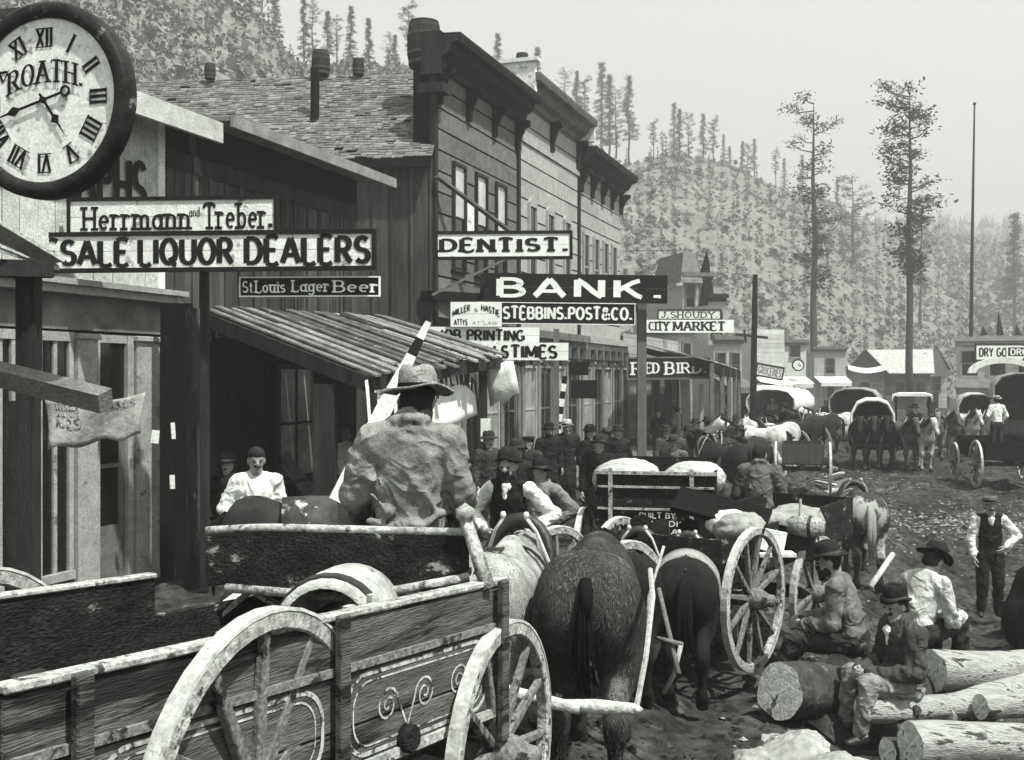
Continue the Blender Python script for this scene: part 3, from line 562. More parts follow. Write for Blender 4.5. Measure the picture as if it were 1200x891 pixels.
# ------------------------------------------------------------------ wagon wheels (axle along local x)
WC = {}
def wheel(parent, loc, r, yaw=0, ns=12, detail=True, rim_m=None, spoke_m=None, dish=.03, rimw=.055, rimd=.07, spin=0.0, roll=0):
    key = (round(r, 3), ns, detail, rimw, rim_m, spin)
    if key not in WC:
        b = MB(); b.lathe([(r - rimd, -rimw / 2), (r - .012, -rimw / 2), (r - .012, rimw / 2), (r - rimd, rimw / 2)], 40, 'x', close=True)
        t = MB(); t.lathe([(r - .0125, -rimw / 2 - .003), (r, -rimw / 2), (r, rimw / 2), (r - .0125, rimw / 2 + .003)], 40, 'x', close=True)
        hb = MB(); k = r / .6; hb.lathe([(0, -.17 * k), (.05 * k, -.17 * k), (.055 * k, -.12 * k), (.085 * k, -.06 * k), (.095 * k, 0), (.085 * k, .06 * k), (.062 * k, .13 * k), (.058 * k, .2 * k), (.03 * k, .205 * k), (.03 * k, .25 * k), (0, .255 * k)], 16, 'x')
        sp = []
        for i in range(ns):
            a = 2 * math.pi * i / ns + spin; s = MB() if detail or not sp else sp[0]; c, d = math.cos(a), math.sin(a)
            s.beam((dish, c * .085 * k, d * .085 * k), (0, c * (r - rimd + .004), d * (r - rimd + .004)), .05 * k, .042 * k, (1, 0, 0), .034 * k, .03 * k)
            if not sp or detail: sp.append(s)
        WC[key] = (b, t, hb, sp, {})
    b, t, hb, sp, done = WC[key]
    rm = rim_m or wood_wheel; sm = spoke_m or wood_spoke
    def put(k, mb, name, m, par, smooth=False, bev=0):
        if k in done:
            o = done[k].copy(); COL.objects.link(o); o.parent = par
        else: o = done[k] = mb.build(name, m, par, smooth, bev)
        return o
    o = put('rim', b, 'wheel', rm, parent, False, .006 if detail else 0); o.location = loc; o.rotation_euler = (roll, 0, yaw)
    put('tyre', t, 'tyre', steel, o); put('hub', hb, 'hub', sm, o, True)
    for i, s in enumerate(sp): put(('s', i), s, 'spoke' if detail else 'spokes', sm, o, False, .005 if detail else 0)
    return o
def boards_box(mb, L, w, z0, z1, t=.03, n=2, ends=(True, True), x0=0):
    """wagon box along local +y from y=0 to L, sides at +-w/2, n boards high"""
    hh = (z1 - z0) / n
    for i in range(n):
        for s in (-1, 1): mb.box((s * w / 2, L / 2, z0 + hh * (i + .5)), (t, L, hh - .006))
        for e, y in ((0, 0), (1, L)):
            if ends[e]: mb.box((0, y + (t / 2 if e == 0 else -t / 2), z0 + hh * (i + .5)), (w - t - .004, t, hh - .006))
    mb.box((0, L / 2, z0 - .016), (w, L, .03))

# ------------------------------------------------------------------ ground: one sheet to the horizon
def axis(lo, hi, f0, f1, fine, grow=1.35):
    xs = list(np.arange(f0, f1 + 1e-6, fine)); s = fine
    while xs[-1] < hi: s *= grow; xs.append(xs[-1] + s)
    s = fine
    while xs[0] > lo: s *= grow; xs.insert(0, xs[0] - s)
    return xs
xs = axis(-900, 1100, -9, 22, .22); ys = axis(-60, 1400, 2, 44, .22)
def rough(x, y):
    n = mnoise.noise(Vector((x * 1.1, y * 1.1, 3))) * .055 + mnoise.noise(Vector((x * 3.1, y * 3.1, 7))) * .03 - abs(mnoise.noise(Vector(((x - .35 * y) * 1.3, y * .16, 11)))) * .20 + abs(mnoise.noise(Vector((x * 2.1, y * 1.7, 15)))) * .09
    fade = 1 if y < 60 else max(0, 1 - (y - 60) / 60)
    return n * fade
gv = [(x, y, g(x, y) + rough(x, y)) for y in ys for x in xs]; nx = len(xs)
gf = [(j * nx + i, j * nx + i + 1, (j + 1) * nx + i + 1, (j + 1) * nx + i) for j in range(len(ys) - 1) for i in range(nx - 1)]
dirt = mat('trampled dirt', .034, var=.8, scale=1.3, bump=1.0, bscale=9, speck=.7, spots=(.11, 2.2, .59), stretch=(1, .55, 1))
gm = MB(); gm.v = gv; gm.f = gf; gm.m = [0] * len(gf)
tag(gm.build('street', dirt, smooth=True), kind='structure')
# stones, chips and litter trodden into the street
st = MB(); rs = random.Random(4)
def pebble(p, r):
    o = len(st.v); q = [Vector((rs.uniform(.6, 1.2) * a, rs.uniform(.6, 1.2) * b, rs.uniform(.35, .8) * c)) * r for a, b, c in ((1, 0, 0), (-1, 0, 0), (0, 1, 0), (0, -1, 0), (0, 0, 1), (0, 0, -1))]
    z = rs.uniform(0, 6); M = Matrix.Rotation(z, 3, 'Z'); st.add([p + M @ v for v in q], [(0, 2, 4), (2, 1, 4), (1, 3, 4), (3, 0, 4), (2, 0, 5), (1, 2, 5), (3, 1, 5), (0, 3, 5)])
for i in range(3000):
    k = rs.random()
    if k < .5: px, Y = rs.gauss(1160, 90), rs.gauss(22.5, 1.3)
    elif k < .62: px, Y = rs.gauss(985, 40), rs.gauss(29, 2.2)
    else: px, Y = rs.uniform(800, 1350), rs.uniform(8, 42)
    p = ground_pt(px, Y); p.z += rough(p.x, p.y) + .005
    pebble(p, abs(rs.gauss(0, .5)) * (.05 if k < .62 else .028) + .012)
tag(st.build('litter', mat('pale litter', .17, var=.4, scale=2, island=.6, bump=0)), kind='stuff')

st = MB()
for i in range(9000):
    Y = 6 + 34 * rs.random() ** 1.6; px = rs.uniform(560, 1300); p = ground_pt(px, Y); p.z += rough(p.x, p.y); pebble(p, .012 + abs(rs.gauss(0, .022)) * (1 + Y * .02))
tag(st.build('clods', mat('damp clods', .03, var=.5, scale=2, island=.7, bump=0)), kind='stuff')

# ------------------------------------------------------------------ hills
def hill(name, prof, foot, xs_px, m, amp=3, nt=36, back=1.35):
    def ev(px):
        for (a, ya, Ya), (b, yb, Yb) in zip(prof, prof[1:]):
            if a <= px <= b:
                t = (px - a) / (b - a); return ya + (yb - ya) * t, Ya + (Yb - Ya) * t
        return (prof[0] if px < prof[0][0] else prof[-1])[1:]
    mb = MB(); cols = []
    for px in xs_px:
        py, Yr = ev(px); zr = EYE - (py - HOR) / F * Yr
        for j in range(nt + 1):
            t = j / nt * back; Y = Yr * (foot + (1 - foot) * t); x = (px - 600) / F * Yr * (1 if t > 2 else 1); x = (px - 600) / F * Y
            zz = zr * (sst(0, 1, t) * .35 + .65 * min(1, t)) if t <= 1 else zr * (1 - .55 * ((t - 1) / (back - 1)) ** 1.5)
            env = min(1, t * 3) * (1 if t < .95 else .5)
            zz += env * (mnoise.noise(Vector((x * .03, Y * .03, 1))) * amp * 1.6 + mnoise.noise(Vector((x * .12, Y * .12, 5))) * amp * .45)
            cols.append((x, Y, zz - .6 * (t < .02)))
    n = nt + 1; mb.v = cols; mb.f = [(i * n + j, (i + 1) * n + j, (i + 1) * n + j + 1, i * n + j + 1) for i in range(len(xs_px) - 1) for j in range(nt)]; mb.m = [0] * len(mb.f)
    o = mb.build(name, m, smooth=True); tag(o, kind='structure'); return cols, n
hill_m = mat('hillside earth and scrub', .165, var=.3, scale=.12, bump=.3, bscale=1.2, speck=.4, tint=(.95, 1, .91), spots=(.12, .12, .58))
hillA, nA = hill('hill', [(-500, -40, 105), (130, -30, 118), (230, -6, 124), (300, 32, 130), (345, 74, 140), (470, 86, 150), (560, 110, 165), (660, 140, 185), (735, 186, 200), (770, 178, 204), (830, 192, 215), (880, 205, 228), (960, 228, 250), (1012, 256, 270), (1100, 300, 290), (1180, 360, 300)], .46, list(range(-500, 1181, 14)), hill_m)
hillB, nB = hill('hill', [(900, 330, 330), (960, 300, 330), (1020, 285, 330), (1080, 280, 335), (1140, 292, 340), (1200, 304, 345), (1320, 300, 350), (1600, 250, 350)], .42, list(range(900, 1601, 14)), hill_m)
hillC, nC = hill('hill', [(800, 270, 560), (1000, 266, 560), (1100, 265, 560), (1200, 267, 560), (1700, 240, 560)], .6, list(range(800, 1700, 25)), hill_m, amp=5)

# scrub and saplings covering the slopes: nobody could count them
def scrub(name, cols, n, count, size, m, seed, tmin=0, tmax=27, conif=.25):
    r = random.Random(seed); mb = MB(); V = mb.v; Fc = mb.f; nc = len(cols) // n
    for _ in range(count):
        i = r.randrange(nc - 1); j = r.randrange(tmin, tmax); a, b = r.random(), r.random()
        p = Vector(cols[i * n + j]).lerp(Vector(cols[(i + 1) * n + j]), a).lerp(Vector(cols[i * n + j + 1]), b * .99); s = size * r.uniform(.5, 1.4)
        if r.random() < conif:                     # a young conifer: ragged tiers
            hgt = s * r.uniform(1.6, 3.4)
            for t in range(5):
                z = hgt * (.12 + .17 * t); w = s * .55 * (1 - t / 5.6)
                for q in range(4):
                    an = r.uniform(0, 6.28); d = Vector((math.cos(an), math.sin(an), -.25)) * w * r.uniform(.6, 1.25); e = Vector((-d.y, d.x, 0)) * .45; c = p + Vector((0, 0, z)); o = len(V)
                    V += [tuple(c + Vector((0, 0, hgt * .12))), tuple(c + d + e), tuple(c + d * 1.15 - e)]; Fc.append((o, o + 1, o + 2))
        else:
            for q in range(9):
                c = p + Vector((r.gauss(0, .38), r.gauss(0, .38), abs(r.gauss(.35, .3)))) * s; w = s * r.uniform(.22, .5); d = Vector((r.uniform(-1, 1), r.uniform(-1, 1), r.uniform(-.4, 1))).normalized(); e = d.orthogonal().normalized() * w; f = d.cross(e); o = len(V)
                V += [tuple(c + e + f * .4), tuple(c - e * .3 + f), tuple(c - e - f * .3), tuple(c + e * .2 - f)]; Fc.append((o, o + 1, o + 2, o + 3))
    mb.m = [0] * len(Fc); tag(mb.build(name, m), kind='stuff')
scrub('hillside_scrub', hillA, nA, 20000, .5, leaf_far_light, 1, conif=.08)
scrub('hillside_saplings', hillA, nA, 2400, 1.0, leaf_far, 2, conif=.6)
scrub('hillside_saplings', hillB, nB, 2400, 1.1, leaf_far, 3, conif=.6)
scrub('hillside_scrub', hillB, nB, 4000, 1.6, leaf_far_light, 5)
scrub('far_forest', hillC, nC, 7000, 2.0, leaf_far, 4, 8, 29, conif=.7)

# ------------------------------------------------------------------ pines
def pine_parts(seed, H, base, dens, spread, kind):
    r = random.Random(seed); tr = MB(); cr = MB(); lean = r.uniform(-.02, .02) * H
    pts = [Vector((lean * (t ** 2) + r.gauss(0, .004 * H) * (0 < t < 1), r.gauss(0, .004 * H) * (0 < t < 1), H * t)) for t in (0, .15, .35, .55, .75, .9, 1)]
    tr.tube(pts, [.0145 * H, .0125 * H, .0105 * H, .0085 * H, .006 * H, .003 * H, .001 * H], 8, wob=.08)
    def at(t):
        k = t * 6; tt = (0, .15, .35, .55, .75, .9, 1)
        for i in range(6):
            if tt[i] <= t <= tt[i + 1]: return pts[i].lerp(pts[i + 1], (t - tt[i]) / (tt[i + 1] - tt[i]))
        return pts[-1]
    nb = int(dens); V, Fc = cr.v, cr.f
    for i in range(nb):
        t = base + (1 - base) * (i + r.random()) / nb; p = at(min(t, .995)); an = r.uniform(0, 6.28)
        if kind == 'spire': L = spread * H * (1.02 - (t - base) / (1 - base)) * r.uniform(.6, 1.15) + .015 * H; dz = -.28
        else: L = spread * H * (math.sin(math.pi * min(1, .22 + .78 * (1 - t) / (1 - base)) ** .9) * .75 + .25) * r.uniform(.35, 1.25); dz = r.uniform(-.25, .4)
        if kind == 'open' and r.random() < .16: L *= .4
        d = Vector((math.cos(an), math.sin(an), dz)).normalized(); q = p + d * L * .55; e = p + d * L + Vector((0, 0, .06 * L + (.12 * L if kind == 'open' else 0)))
        tr.tube([p, q, e], [.0028 * H, .0018 * H, .0006 * H], 4, False)
        if kind == 'open': clumps = [(e, .034 * H * r.uniform(.5, 1.3)), (q.lerp(e, .5), .028 * H * r.uniform(.5, 1.2))] + ([(q, .02 * H)] if r.random() < .35 else [])
        else: clumps = [(p.lerp(e, f), .034 * H * r.uniform(.6, 1.2) * (1.15 - .5 * f)) for f in (.3, .6, .85, 1)]
        for c, s in clumps:
            for _ in range(44 if kind == 'open' else 30):
                o = len(V); cc = c + Vector((r.gauss(0, .55), r.gauss(0, .55), r.gauss(.1, .32))) * s; a = Vector((r.uniform(-1, 1), r.uniform(-1, 1), r.uniform(-.3, .8))).normalized() * s * r.uniform(.2, .5); b = a.orthogonal().normalized() * s * r.uniform(.06, .16)
                V += [tuple(cc - b), tuple(cc + a * .6 - b * .7), tuple(cc + a), tuple(cc + b)]; Fc.append((o, o + 1, o + 2, o + 3))
    cr.m = [0] * len(Fc); return tr, cr
def pine(label, loc, seed, H, base=.35, dens=60, spread=.13, kind='open', group=None):
    t = thing('pine_tree', label, 'tree', loc, 0, group); tr, cr = pine_parts(seed, H, base, dens, spread, kind)
    tr.build('trunk', bark_dark, t, True); cr.build('crown', leaf, t); return t
def pine_px(label, px, ytop, ybase, Y, **k):
    H = (ybase - ytop) / F * Y; p = P(px, ybase, Y); return pine(label, p, H=H, **k)
pine_px('tall lone pine with a long bare trunk and an open crown right of centre', 1067, 108, 484, 82, seed=11, base=.40, dens=58, spread=.088)
pine_px('tall ragged pine with sparse broken branches left of the lone pine', 954, 120, 478, 100, seed=12, base=.38, dens=30, spread=.082)
pine_px('bushy lower pine crowded against the trunk of the lone tall pine', 1078, 240, 380, 170, seed=15, base=.3, dens=44, spread=.15)
pine_px('dark pine showing above the bushes between the two tall pines', 1000, 212, 400, 190, seed=16, base=.4, dens=44, spread=.12)
pine_px('narrow dark pine standing in front of the far hill at the right edge', 1189, 250, 440, 190, seed=17, base=.5, dens=50, spread=.06, kind='spire')
protos = []
ridge = [(292, -40, 60), (307, -30, 62), (322, -20, 60), (268, -60, 40), (250, -70, 30), (356, -4, 72), (366, 4, 74), (384, 14, 78), (395, 20, 78), (411, 8, 80), (432, 22, 84), (457, 40, 88), (463, 42, 90), (480, 4, 92), (583, 40, 116),
         (630, 56, 136), (662, 82, 146), (676, 84, 152), (686, 92, 158), (705, 74, 172), (714, 88, 176), (722, 104, 180), (737, 90, 190), (766, 142, 182), (790, 121, 188), (796, 128, 190), (807, 134, 192), (824, 134, 196), (836, 140, 198), (848, 158, 200), (870, 166, 208), (876, 170, 208), (884, 163, 210), (909, 176, 216), (919, 186, 220), (981, 210, 244), (1016, 250, 262), (940, 182, 230), (776, 156, 182), (855, 172, 202)]
kinds = [('spire', .12, 80, .10), ('open', .15, 64, .15), ('spire', .3, 66, .12), ('open', .38, 48, .13), ('spire', .08, 90, .15)]
def ridgeY(px):
    pr = [(-500, 105), (130, 118), (230, 124), (300, 130), (345, 140), (470, 150), (560, 165), (660, 185), (735, 200), (770, 204), (830, 215), (880, 228), (960, 250), (1012, 270), (1100, 290)]
    for (a, A), (b, B) in zip(pr, pr[1:]):
        if a <= px <= b: return A + (B - A) * (px - a) / (b - a)
for i, (px, yt, yb) in enumerate(ridge):
    Y = ridgeY(px) * .985; H = (yb + 6 - yt) / F * Y; k = i % 5
    if len(protos) <= k:
        kd = kinds[k]; t = pine('', (0, 0, 0), 40 + k, 10.0, kd[1], kd[2], kd[3], kd[0], 'pines along the ridge of the hill'); protos.append(t)
    else: t = copy_tree(protos[k])
    t.location = P(px, yb + 6, Y); t.scale = (H / 10 * (1.15 if H < 8 else 1),) * 2 + (H / 10,); t.rotation_euler.z = i * 2.4
    where = 'above the shingled roof at the left' if px < 500 else 'above the false fronts of the tall buildings' if px < 745 else 'on the bare skyline right of the tall buildings' if px < 860 else 'on the falling skyline beside the two tall pines'
    t['label'] = ['thin spire-shaped pine', 'loose open pine', 'bare-stemmed dark pine', 'sparse tall pine', 'bushy broad pine'][k] + ' on the hill ridge, ' + where

# ------------------------------------------------------------------ house fronts along the left side of the street
def front(name, label, px0, px1, z0=0.0, c=-10.0, group=None):
    """Empty at the left foot of a front; local x runs along the street, local -y faces the street."""
    p = fac(px0, c); t = thing(name, label, 'building', (p.x, p.y, z0), TH, group); L = fa(px1, c) - fa(px0, c); return t, L
def boards(mb, x0, x1, z0, z1, pitch, y=0, t=.03, vertical=False, seg=None, rr=rnd, jit=.006, gap=.012, vgap=None):
    if vertical:
        x = x0
        while x < x1 - .01:
            w = min(pitch * rr.uniform(.75, 1.2), x1 - x); mb.box((x + w / 2, y + rr.uniform(-jit, jit), (z0 + z1) / 2), (w - gap, t, z1 - z0)); x += w
    else:
        z = z0
        while z < z1 - .01:
            hh = min(pitch, z1 - z); x = x0; off = rr.uniform(.2, 1) if seg else 1
            while x < x1 - .01:
                w = min((seg * off if seg else 1e9), x1 - x); off = rr.uniform(.8, 1.2); mb.box((x + w / 2, y + rr.uniform(-jit, jit), z + hh / 2), (w - (gap if vgap is None else vgap), t, hh - gap)); x += w
            z += hh
def window(par, x, z, w, h, frame_m, glass, arch=False, sash=True, y=-.02, depth=.07, split=None, glass2=None, vbar=False, name='window'):
    b = MB(); f = .07
    b.span(x - w / 2 - f, x - w / 2, y - depth, y + .02, z - f, z + h + f); b.span(x + w / 2, x + w / 2 + f, y - depth, y + .02, z - f, z + h + f)
    b.span(x - w / 2, x + w / 2, y - depth, y + .02, z + h, z + h + f * (1 if not arch else .5)); b.span(x - w / 2 - f - .05, x + w / 2 + f + .05, y - depth - .05, y + .02, z - f - .05, z - f)
    if arch: b.poly([(x + (w / 2 + f) * math.cos(a), z + h + f * .5 + .20 * math.sin(a)) for a in [math.pi * i / 10 for i in range(11)]], depth + .02, 'xz', y - depth)
    if sash: b.span(x - w / 2, x + w / 2, y - depth * .55, y, z + h * .48, z + h * .48 + .045)
    if vbar: b.span(x - .018, x + .018, y - depth * .5, y, z, z + h)
    o = b.build(name, frame_m, par)
    if glass2:
        MB().span(x - w / 2, x + w / 2, y - .016, y - .008, z + h * .48 + .045, z + h).build('pane', glass2, o); MB().span(x - w / 2, x + w / 2, y - .016, y - .008, z, z + h * .48).build('pane', glass, o)
    else: MB().span(x - w / 2, x + w / 2, y - .016, y - .008, z, z + h).build('pane', glass, o)
    return o
def cornice(par, L, z, prof, m, x0=0, over=.25, brackets=0, bm=None, bh=.5, bd=.35):
    """prof: (out, up) outline of the moulding, extruded along the front."""
    b = MB(); n = len(prof); xa, xb = x0 - over, x0 + L + over
    vs = [(xx, -o, z + u) for xx in (xa, xb) for o, u in prof]; b.add(vs, [tuple(range(n - 1, -1, -1)), tuple(range(n, 2 * n))] + [(i, (i + 1) % n, (i + 1) % n + n, i + n) for i in range(n)])
    o = b.build('cornice', m, par)
    for i in range(brackets):
        x = x0 + .15 + (L - .3) * i / max(1, brackets - 1); k = MB(); k.poly([(-.016, z), (-bd, z), (-bd, z - .12), (-bd * .65, z - .2), (-bd * .3, z - bh * .7), (-.12, z - bh), (-.016, z - bh)], .16, 'yz', x - .08); k.build('bracket', bm or m, o)
    return o

# -- nearest: white storefront with pilasters
W0, LW = front('white_storefront', 'pale pilastered shop front with a boarded upper wall at the left edge', -90, 190, -.25); a0 = fa(-90)
X = lambda px: fa(px) - a0
zc = 4.02
b = MB(); b.span(0, LW + .10, .02, 6, 0, 6.4); core = b.build('wall_core', wood_black, W0)
b = MB(); boards(b, 0, LW - .12, zc + .1, 6.5, .30, -.0, .03, True); b.build('wall', white_dirty, W0)
b = MB(); b.box((LW - .06, -.01, 5.3), (.14, .06, 2.5)); b.build('corner_board', white_worn, W0)
b = MB(); b.span(-.1, LW + .16, -.32, 0, zc, zc + .07); b.span(-.1, LW + .12, -.26, 0, zc - .10, zc); b.build('cornice', cream, W0)
b = MB(); b.span(0, LW, -.07, .0, zc - .52, zc - .10); b.build('frieze', mat('mottled frieze', .16, var=.5, scale=2, bump=.3), W0)
zt = zc - .56
for p0, p1 in ((152, 179), (83, 106), (16, 38), (-40, -24)):
    b = MB(); b.span(X(p0), X(p1), -.12, 0, 0, zt); b.span(X(p0) - .03, X(p1) + .03, -.16, 0, zt - .07, zt); b.span(X(p0) - .03, X(p1) + .03, -.16, 0, 0, .3); b.build('pilaster', cream, W0, bevel=.01)
def shopdoor(p0, p1, nm):
    o = MB(); x0, x1 = X(p0), X(p1); o.span(x0, x0 + .09, -.06, 0, 0, zt); o.span(x1 - .12, x1, -.08, 0, 0, zt); o.span(x0 + .09, x1 - .12, -.06, 0, zt - .1, zt); o.span(x0 + .09, x1 - .12, -.05, 0, 2.42, 2.5); fr = o.build('door_frame', cream, W0)
    d = MB(); d.span(x0 + .09, x1 - .12, -.03, 0, 0, 1.05); d.span(x1 - .24, x1 - .125, -.035, 0, 1.05, 2.42); d.span(x0 + .09, x1 - .24, -.032, 0, 1.78, 1.83); dd = d.build(nm, mat('drab door paint', .12, var=.3, scale=5), fr)
    MB().span(x0 + .09, x1 - .24, -.02, -.012, 1.05, 1.78).build('pane', glass_dark, dd); MB().span(x0 + .09, x1 - .24, -.02, -.012, 1.83, 2.42).build('pane', glass_dark, dd)
    MB().span(x0 + .09, x1 - .12, -.02, -.012, 2.5, zt - .1).build('pane', glass_dark, fr)
    MB().span(x0 + .62, x0 + .66, -.04, -.02, 2.5, zt - .1).build('mullion', cream, fr)
shopdoor(107, 151, 'door')
for p0, p1 in ((39, 82), (-23, 15)):
    o = MB(); x0, x1 = X(p0), X(p1); o.span(x0, x0 + .08, -.06, 0, .6, zt); o.span(x1 - .08, x1, -.06, 0, .6, zt); o.span(x0, x1, -.07, 0, zt - .1, zt + .01); o.span(x0, x1, -.09, 0, .5, .6)
    o.span((x0 + x1) / 2 - .03, (x0 + x1) / 2 + .03, -.05, 0, .6, zt - .1); w = o.build('window', cream, W0); MB().span(x0 + .08, x1 - .08, -.02, -.012, .6, zt - .1).build('pane', glass_dark, w); MB().span(x0, x1, -.04, 0, 0, .5).build('panel', mat('drab door paint', .12), w)
b = MB(); letters(b, 'RAPHS', X(62), 5.04, X(168) - X(62), .74, .24, .12, False, .12, -.05); b.build('lettering', letter_black, W0)
b = MB(); b.span(-.2, LW + .55, -.55, .1, 6.38, 6.46); b.span(-.2, LW + .55, -.60, -.54, 6.18, 6.46); b.build('roof_edge', white_dirty, W0)

# -- dark plank house with a shed porch
D0, LD = front('dark_plank_house', 'dark vertical plank house with a level eave behind the liquor signs', 193, 417, .05); a1 = fa(193)
X = lambda px: fa(px) - a1
b = MB(); b.span(0, LD, .02, 7, 0, 6.0); b.build('wall_core', wood_black, D0)
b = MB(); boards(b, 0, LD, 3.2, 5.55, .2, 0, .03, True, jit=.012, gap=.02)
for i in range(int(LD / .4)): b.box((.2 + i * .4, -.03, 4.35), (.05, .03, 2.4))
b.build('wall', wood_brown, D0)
b = MB(); boards(b, 0, LD, 0, 3.2, .25, 0, .03, True); b.build('wall', wood_black, D0)  # ground floor near black: the porch's dark inside put into its colour
b = MB(); b.span(0, LD, -.045, -.018, 5.5, 5.75); b.build('frieze', wood_dark, D0)
b = MB(); b.add([(0, -.02, 5.76), (LD, -.02, 5.76), (LD, -.02, 6.3), (0, -.02, 6.3)], [(0, 1, 2, 3)]); b.build('wall', wood_black, D0)
b = MB(); b.add([(.62, -.62, 6.22), (LD + .3, -.62, 6.22), (LD + .3, 3.5, 6.5), (.62, 3.5, 6.5), (.62, -.62, 6.28), (LD + .3, -.62, 6.28), (LD + .3, 3.5, 6.56), (.62, 3.5, 6.56)], [(0, 1, 2, 3), (7, 6, 5, 4), (0, 4, 5, 1), (1, 5, 6, 2), (2, 6, 7, 3), (3, 7, 4, 0)])
b.M = Matrix.Identity(4); b.build('roof', shingle, D0)
b = MB(); b.span(.62, LD + .32, -.68, -.63, 6.13, 6.30); b.build('fascia', mat('grey fascia board', .22, var=.4, scale=4), D0)
window(D0, X(345), 1.0, 1.15, 1.75, wood_dark, glass_grey, vbar=True, y=-.02)
b = MB(); b.beam((X(325), -.12, 1.3), (X(372), -.12, .3), .3, .03, (0, 1, 0)); b.build('loading_board', wood_mid, D0)

# porch roof: rafters falling towards the street, ragged planks on top
PO = thing('plank_porch', 'ragged plank porch roof sloping down to the street on dark posts', 'porch', (0, 0, 0))
A = P(240, 366, 15.9); E_ = P(428, 440, 15.05); B = P(456, 377, 21.5); C_ = P(586, 417, 20.7)
rr = random.Random(21)
b = MB(); n = 30
for i in range(n):
    t0 = i / n; t1 = (i + 1.12) / n; a = A.lerp(B, t0); c = E_.lerp(C_, t0); t1 = t0 + rr.uniform(.85, 1.25) / n; a2 = A.lerp(B, t1); c2 = E_.lerp(C_, t1); d = (c - a).normalized(); e0 = rr.uniform(-.05, .12); e1 = rr.uniform(-.05, .30); lift = Vector((0, 0, .02 + .045 * (i % 2) + rr.uniform(0, .035)))
    q = [a - d * e0 + lift, c + d * e1 + lift, c2 + d * e1 + lift, a2 - d * e0 + lift]; up = Vector((0, 0, .028)); b.add([*q, *[v + up for v in q]], [(3, 2, 1, 0), (4, 5, 6, 7), (0, 1, 5, 4), (1, 2, 6, 5), (2, 3, 7, 6), (3, 0, 4, 7)])
for i in range(9):                                      # loose slabs and curled bark lying on it
    t = rr.uniform(.05, .95); s = rr.uniform(.0, .45); a = A.lerp(B, t).lerp(E_.lerp(C_, t), s); c = A.lerp(B, t + rr.uniform(-.04, .04)).lerp(E_.lerp(C_, t), min(1, s + rr.uniform(.25, .5))); u = Vector((0, 0, .11)); b.beam(a + u, c + u, rr.uniform(.1, .2), .03)
b.build('roof', mat('splintered roof planks', .13, var=.6, scale=4, island=.75, bump=.6, speck=.4, spots=(.42, 5, .60)), PO)
b = MB(); b.beam(A + Vector((0, -.05, -.10)), E_ + Vector((0, -.05, -.10)), .09, .2); b.build('rafter', wood_dark, PO); b = MB(); b.beam(E_ + Vector((0, .04, -.13)), C_ + Vector((0, 0, -.13)), .1, .18); b.build('eave_beam', wood_dark, PO)
b = MB(); b.beam(A.lerp(E_, .15).lerp(B.lerp(C_, .15), .5) + Vector((0, 0, -.14)), E_.lerp(C_, .5) + Vector((0, 0, -.14)), .09, .16); b.build('rafter', wood_dark, PO)
for px, Y, w in ((381, 15.3, .30), (436, 15.2, .13), (566, 20.3, .16)):
    p = ground_pt(px, Y); top = {381: .02, 436: -.1, 566: .30}[px] + EYE - .14; b = MB(); b.box((p.x, p.y, (p.z + top) / 2 - .05), (w, w, top - p.z + .1)); b.build('post', wood_dark, PO)
p = ground_pt(230, 13.6)
b = MB(); zz = EYE - (362 - HOR) / F * 13.6; b.tube([(p.x, p.y, p.z - .1), (p.x + .02, p.y, 1.2), (p.x - .01, p.y, 2.4), (p.x, p.y, zz)], [.15, .14, .135, .13], 14, wob=.06)
LP = b.build('log_post', mat('dark bark post', .045, var=.5, scale=3, stretch=(3, 3, .6), bump=.8, bscale=18, spots=(.22, 6, .62)), smooth=True); tag(LP, 'thick round log post with bark standing at the near corner of the porch', 'post')
# wall of cut timber behind the log post
b = MB(); q = fac(180); boards(b, 0, .42, 0, 3.85, .22, 0, .04, True); TW = b.build('plank_partition', wood_black); TW.location = (q.x + .2, q.y - .35, -.2); TW.rotation_euler = (0, 0, R(8)); tag(TW, 'black plank partition between the pale shop front and the log post', 'partition')
for px, py, w, h in ((182, 512, .09, .16), (203, 505, .05, .2), (202, 565, .06, .17)):
    n = MB(); n.box((0, 0, 0), (w, .006, h)); o = n.build('paper_notice', white_worn); o.location = P(px, py, 13.45); o.rotation_euler = (0, R(rnd.uniform(-6, 6)), R(8)); tag(o, {182: 'small square paper notice pinned beside the pale shop front', 203: 'narrow torn paper strip pinned high on the dark partition', 202: 'lowest paper notice on the dark partition, beside the log post'}[px], 'notice')

# -- first tall false front with the long shingled roof
def tall(name, label, px0, px1, ztop, m, pitch, rows, prof, wins, cz=0, group=None, brackets=3):
    t, L = front(name, label, px0, px1, .0, group=group)
    b = MB(); b.span(0, L, .02, .5, 0, ztop); b.build('wall_core', wood_black, t)
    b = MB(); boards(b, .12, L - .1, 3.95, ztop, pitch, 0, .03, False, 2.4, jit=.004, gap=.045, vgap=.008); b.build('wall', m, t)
    b = MB(); b.span(-.02, .13, -.04, .1, 3.9, ztop); b.build('corner_board', wood_dark if name != 'bank_front' else m, t)
    return t, L
T1, L1 = tall('boarded_false_front', 'dark boarded two storey false front with a big cornice behind the dentist sign', 509, 606, 9.5, wood_facade_a, .46, 0, None, None)
prof = [(-.02, 0), (.10, 0), (.16, .16), (.40, .30), (.46, .48), (.62, .50), (.66, .62), (.66, .68), (-.02, .72)]
cornice(T1, L1, 9.36, prof, wood_dark, 0, .12, 4, wood_black, .75, .4)
b = MB(); b.span(-.16, .16, -.2, .25, 9.2, 10.12); b.span(-.24, .2, -.3, .3, 8.78, 8.98); b.build('parapet_end', wood_dark, T1)
for px in (536, 562, 585):
    window(T1, fa(px) - fa(509), 5.15, .62, 2.3, wood_dark, glass_dark, sash=True, glass2=glass_pale)
